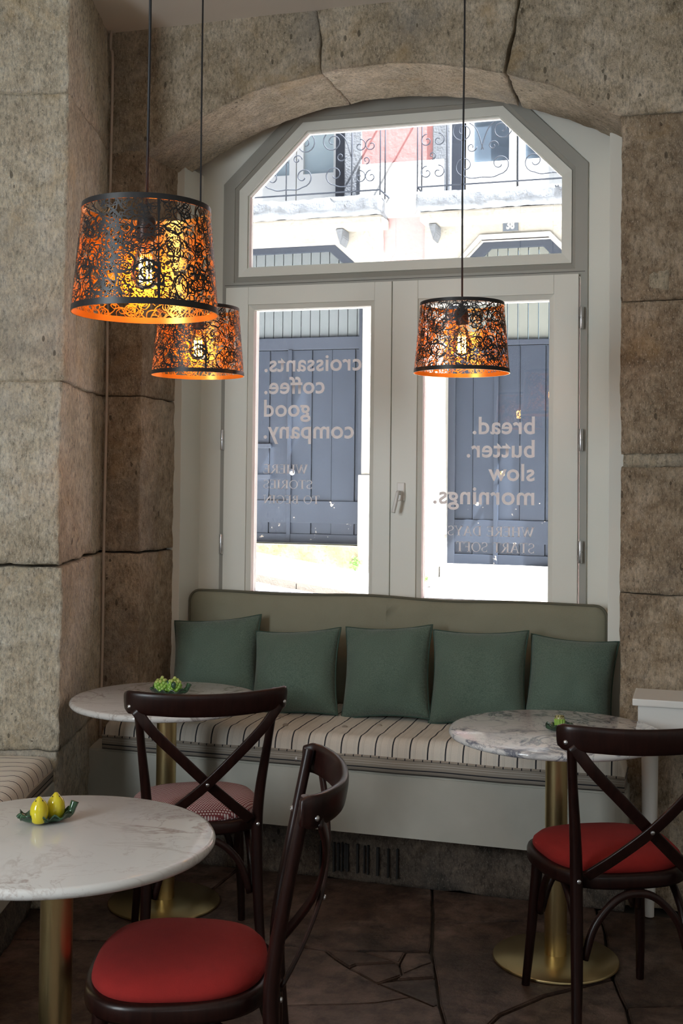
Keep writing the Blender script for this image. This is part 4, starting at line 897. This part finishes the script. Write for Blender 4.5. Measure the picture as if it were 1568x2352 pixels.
# ground-floor stone front around the openings
hp('door_surround', ring_me('door_surround', [(-2.547, 0.0), (-0.6, 0.0), (-0.6, 4.10), (-0.6, 4.10), (-2.547, 4.10), (-2.547, 3.5)], DR, YF, 11.6, M['limewash']))
hp('door_surround', ring_me('door_surround', [(-5.6, 0.0), (-2.96, 0.0), (-2.96, 4.10), (-2.96, 4.105), (-5.6, 4.105), (-5.6, 3.6)], DL, YF, 11.6, M['limewash']))
hp('arch_moulding', ring_me('arch_moulding', [(-2.37, 3.49), (-2.01, 3.885), (-1.35, 3.885), (-0.99, 3.51)], [(-2.33, 3.50), (-1.998, 3.84), (-1.362, 3.84), (-1.03, 3.50)], YF - 0.02, 11.05, M['whitewash'], closed=False))
hp('jamb_block', box_me('jamb_block', (-2.56, YF - 0.03, 0.3), (-2.375, 11.1, 1.60), M['limewash'], 0.012)); hp('jamb_block', box_me('jamb_block', (-3.185, YF - 0.03, 0.3), (-2.962, 11.1, 1.60), M['limewash'], 0.012))
hp('wall_panel', box_me('wall_panel', (-2.962, YF + 0.02, 0.0), (-2.545, 11.5, 4.10), M['pinkpale']))
hp('wall_panel', box_me('wall_panel', (-0.6, YF + 0.02, 0.0), (4.0, 11.5, 7.6), M['pinkpale'])); hp('wall_panel', box_me('wall_panel', (-9.0, YF + 0.02, 0.0), (-5.6, 11.5, 7.6), M['pinkpale']))
hp('stone_band', box_me('stone_band', (-3.20, YF - 0.025, 4.10), (-2.36, 11.5, 4.635), M['whitewash'], 0.01))
hp('wall_panel', box_me('wall_panel', (-3.185, YF + 0.0, 4.63), (-2.475, 11.5, 7.6), M['pinkwash'])); hp('wall_panel', box_me('wall_panel', (-5.6, YF + 0.3, 4.10), (-3.18, 11.5, 7.6), M['whitewash'])); hp('wall_panel', box_me('wall_panel', (-2.475, YF + 0.3, 4.10), (-0.6, 11.5, 7.6), M['whitewash']))
hp('jamb_stone', box_me('jamb_stone', (-3.36, YF - 0.015, 4.10), (-3.185, 11.4, 7.6), M['balcony'], 0.01)); hp('jamb_stone', box_me('jamb_stone', (-2.475, YF - 0.015, 4.10), (-2.30, 11.4, 7.6), M['balcony'], 0.01))
def house_door(outline, y, zlow, zmid0, zmid1, tm, x0, x1, meet, pw):
    d = hp('door', ring_me('door', outline, [(x + (0.07 if x < (x0 + x1) / 2 else -0.07), z + (0.0 if z < 1 else -0.06)) for x, z in outline], y, y + 0.1, M['slate']))
    o = HO * 0
    top = max(z for _, z in outline) - 0.05
    def zmax(x):                # head of the opening under the chamfer
        e = min(x - x0, x1 - x); xf = 0.33; zc = outline[2][1]; zt = outline[3][1]; return (zc + (zt - zc) * min(1, e / xf)) - 0.06
    x = x0 + 0.07
    while x < x1 - 0.08:
        xb_ = min(x + pw, x1 - 0.07); g = 0.004
        obj('transom_board', prism_me('transom_board', [(x + g, zmid1), (xb_ - g, zmid1), (xb_ - g, zmax(xb_)), (x + g, zmax(x))], y + 0.05, y + 0.09, tm), d)
        x = xb_
    obj('rail', box_me('rail', (x0 + 0.02, y + 0.01, zmid0), (x1 - 0.02, y + 0.1, zmid1), M['slate'], 0.004), d)
    x = x0 + 0.03; k = 0
    while x < x1 - 0.04:
        xb_ = min(x + 0.21 + 0.03 * (k % 2), x1 - 0.03); lift = 0.012 * (k % 2)
        obj('plank', box_me('plank', (x + 0.003, y + 0.03 - lift, zlow), (xb_ - 0.003, y + 0.09, zmid0 - 0.006), M['door'], 0.003), d); x = xb_; k += 1
    for z0_, z1_ in ((zlow, zlow + 0.09), (zlow + 0.20, zlow + 0.42)): 
        obj('bottom_rail', box_me('bottom_rail', (x0 + 0.05, y + 0.004, z0_), (meet - 0.02, y + 0.05, z1_), M['door'], 0.004), d); obj('bottom_rail', box_me('bottom_rail', (meet + 0.02, y + 0.004, z0_), (x1 - 0.05, y + 0.05, z1_), M['door'], 0.004), d)
    obj('meeting_stile', box_me('meeting_stile', (meet - 0.022, y - 0.004, zlow), (meet + 0.022, y + 0.06, zmid0), M['door'], 0.006), d)
    return d
dr = house_door(DR, 11.12, 0.76, 2.85, 2.90, M['transomR'], -2.33, -1.03, -1.865, 0.098)
dl = house_door(DL, 11.12, 0.915, 2.85, 2.97, M['transomL'], -5.10, -3.16, -3.95, 0.098)
for z in (1.86, 1.55): obj('hinge_strap', box_me('hinge_strap', (-4.36, 11.10, z), (-4.14, 11.13, z + 0.045), M['slate'], 0.004), dl)
obj('door_knob', sharp(lathe_me('door_knob', [(0.012, -0.05), (0.012, -0.02), (0.03, 0.0), (0.03, 0.015), (0.012, 0.03)], M['steel'], 16)), dl, loc=(-3.90, 11.09, 1.62), rot=(PI / 2, 0, 0))
obj('door_knob', sharp(lathe_me('door_knob', [(0.012, -0.05), (0.012, -0.02), (0.028, 0.0), (0.028, 0.015), (0.012, 0.03)], M['brass'], 16)), dr, loc=(-1.80, 11.09, 1.62), rot=(PI / 2, 0, 0))
hp('base_course', box_me('base_course', (-5.6, YF - 0.03, 0.0), (-3.165, 11.2, 0.908), M['moss'], 0.012))
hp('door_step', box_me('door_step', (-2.365, YF - 0.04, 0.2), (-0.9, 11.2, 0.758), M['whitewash'], 0.012)); hp('door_step', box_me('door_step', (-2.40, YF - 0.30, 0.2), (-0.9, 11.0, 0.635), M['whitewash'], 0.012))
# balconies
def balcony(x0, x1, name):
    b = hp('balcony_slab', None); b.location = (0, 0, 0)
    f, L = cuboid(x0, x1, 10.60, 11.0, 4.075, 4.236); s = stone_block(hs, f, L, M['balcony'], step=0.035, amp=0.012, chip=0.02, seed=x0, name='balcony_slab'); s.location = -HO
    bpy.data.objects.remove(b)
    hp('cornice', box_me('cornice', (x0 + 0.02, 10.72, 3.985), (x1 - 0.02, 11.05, 4.075), M['limewash'], 0.02))
    return s
balcony(-5.4, -2.89, 'l'); balcony(-2.555, -0.5, 'r')
for x in (-3.36, -2.44): hp('corbel', prism_me('corbel', [(x - 0.03, 3.98), (x + 0.05, 3.98), (x + 0.05, 3.90), (x + 0.02, 3.82)], 10.80, 11.02, M['balcony'], 0.008))
def railing(x0, x1, side):
    r = hp('railing', box_me('railing', (x0, 10.633, 4.283), (x1, 10.647, 4.295), M['iron'])); y = 10.64
    box_ret = x1 if side > 0 else x0
    obj('return_rail', box_me('return_rail', (box_ret - 0.006, 10.64, 4.283), (box_ret + 0.006, 11.0, 4.295), M['iron']), r)
    obj('return_rail', box_me('return_rail', (box_ret - 0.006, 10.64, 5.19), (box_ret + 0.006, 11.0, 5.21), M['iron']), r); obj('hand_rail', box_me('hand_rail', (x0, 10.628, 5.19), (x1, 10.652, 5.21), M['iron']), r)
    def bar(x, yy=y, tw=0.007): obj('baluster', tube([(x, yy, 4.24), (x, yy, 5.2)], tw, M['iron'], 'baluster', 6), r)
    def scroll(cx, cz, rad, turns, a0, sg, tail=None):
        pts = []; n = int(16 * turns)
        for i in range(n + 1):
            t = i / n; a = a0 + sg * 2 * PI * turns * t; q = rad * (1 - 0.80 * t); pts.append((cx + q * math.cos(a), y, cz + q * math.sin(a)))
        if tail: pts = smooth_path([tail[0], tail[1], pts[0]], 5)[:-1] + pts
        obj('scroll', tube(pts, 0.0055, M['iron'], 'scroll', 6), r)
    L = abs(x1 - x0); e = box_ret; sg = -side
    bar(e); bar(e + sg * 0.28); bar(e, 10.82)
    for z in (4.42, 4.72): scroll(e + sg * 0.09, z, 0.065, 1.1, PI / 2, 1); scroll(e + sg * 0.20, z, 0.065, 1.1, PI / 2, -1)
    scroll(e + sg * 0.14, 4.58, 0.04, 1.0, -PI / 2, 1); scroll(e + sg * 0.10, 4.92, 0.07, 1.2, 0, sg)
    x = e + sg * 0.45; k = 0
    while abs(x - e) < L - 0.2:
        s = 1 if k % 2 else -1
        scroll(x, 4.46, 0.10, 1.2, -PI / 2, s, ((x - s * 0.16, y, 4.345), (x - s * 0.06, y, 4.34))); scroll(x + 0.02 * s, 4.78, 0.11, 1.5, PI / 2, -s, ((x - s * 0.17, y, 4.60), (x - s * 0.10, y, 4.80))); scroll(x - s * 0.06, 4.63, 0.05, 1.1, 0, s)
        if k % 2 == 1: bar(x + sg * 0.17, y, 0.006)
        x += sg * 0.32; k += 1
railing(-5.3, -2.90, 1); railing(-2.54, -0.6, -1)
# upper windows
def upper_window(x0, x1, glass, y=11.2):
    f_ = hp('window', ring_me('window', [(x0, 4.30), (x1, 4.30), (x1, 6.6), (x0, 6.6)], [(x0 + 0.07, 4.64), (x1 - 0.07, 4.64), (x1 - 0.07, 6.5), (x0 + 0.07, 6.5)], y, y + 0.1, M['white']))
    obj('pane', box_me('pane', (x0 + 0.07, y + 0.04, 4.64), (x1 - 0.07, y + 0.05, 6.5), glass), f_); obj('glazing_bar', box_me('glazing_bar', (x0 + 0.07, y + 0.02, 5.15), (x1 - 0.07, y + 0.06, 5.18), M['white']), f_)
upper_window(-3.93, -3.47, M['paleglass']); upper_window(-4.46, -3.94, M['paleglass']); upper_window(-2.19, -1.70, M['darkglass']); upper_window(-1.69, -1.2, M['darkglass'])
hp('window_frame', box_me('window_frame', (-3.47, 11.05, 4.25), (-3.36, 11.32, 6.7), M['slate'])); hp('window_frame', box_me('window_frame', (-2.30, 11.05, 4.25), (-2.205, 11.32, 6.7), M['slate']))
pq = hp('number_plaque', box_me('number_plaque', (-1.792, YF - 0.014, 3.910), (-1.647, YF + 0.002, 4.027), M['plaque'], 0.003))
t = text_mesh('38', 0.1, 0.004); o = place_text(t, 'numerals', -1.758, -1.681, 3.929, YF - 0.0155, M['digit'], pq, scale_z=1.12)
pt_ = place_text(text_mesh('38', 0.1, 0.004), 'numerals', -2.515, -2.425, 2.40, YF - 0.004, M['digitgrey'], hs, scale_z=1.35); pt_.location = -HO
# weeds at the foot of the wall
def weed(x, y, s, seed, label):
    rr_ = random.Random(seed); wd = empty('weed', (x, y, pav(x)), label=label, cat='plant', group='weeds along the opposite wall')
    for k in range(12):
        a = rr_.uniform(0, 2 * PI); l = s * rr_.uniform(0.5, 1.0); h = s * rr_.uniform(0.4, 1.2); p0 = Vector((0, 0, 0)); p2 = Vector((l * 0.6 * math.cos(a), -abs(l * 0.5 * math.sin(a)), h)); p1 = (p0 + p2) / 2 + Vector((0, 0, h * 0.25))
        st_ = obj('stem', tube(smooth_path([p0, p1, p2], 3), 0.003, M['weed'], 'stem', 5), wd)
        w_ = s * 0.24; d = (p2 - p1).normalized(); sd = d.cross(Vector((0, 1, 0.3))).normalized()
        obj('leaf', mesh('leaf', [p1, p1.lerp(p2, 0.5) + sd * w_, p2 + d * w_ * 0.5, p1.lerp(p2, 0.5) - sd * w_, p1.lerp(p2, 0.5) + Vector((0, -0.01, 0.012))], [(0, 1, 4), (1, 2, 4), (2, 3, 4), (3, 0, 4)], M['weed']), wd)
weed(-3.19, 10.93, 0.13, 1, 'bright green weed growing at the right end of the mossy base'); weed(-2.52, 10.94, 0.07, 2, 'tiny green weed at the foot of the doorway jamb')
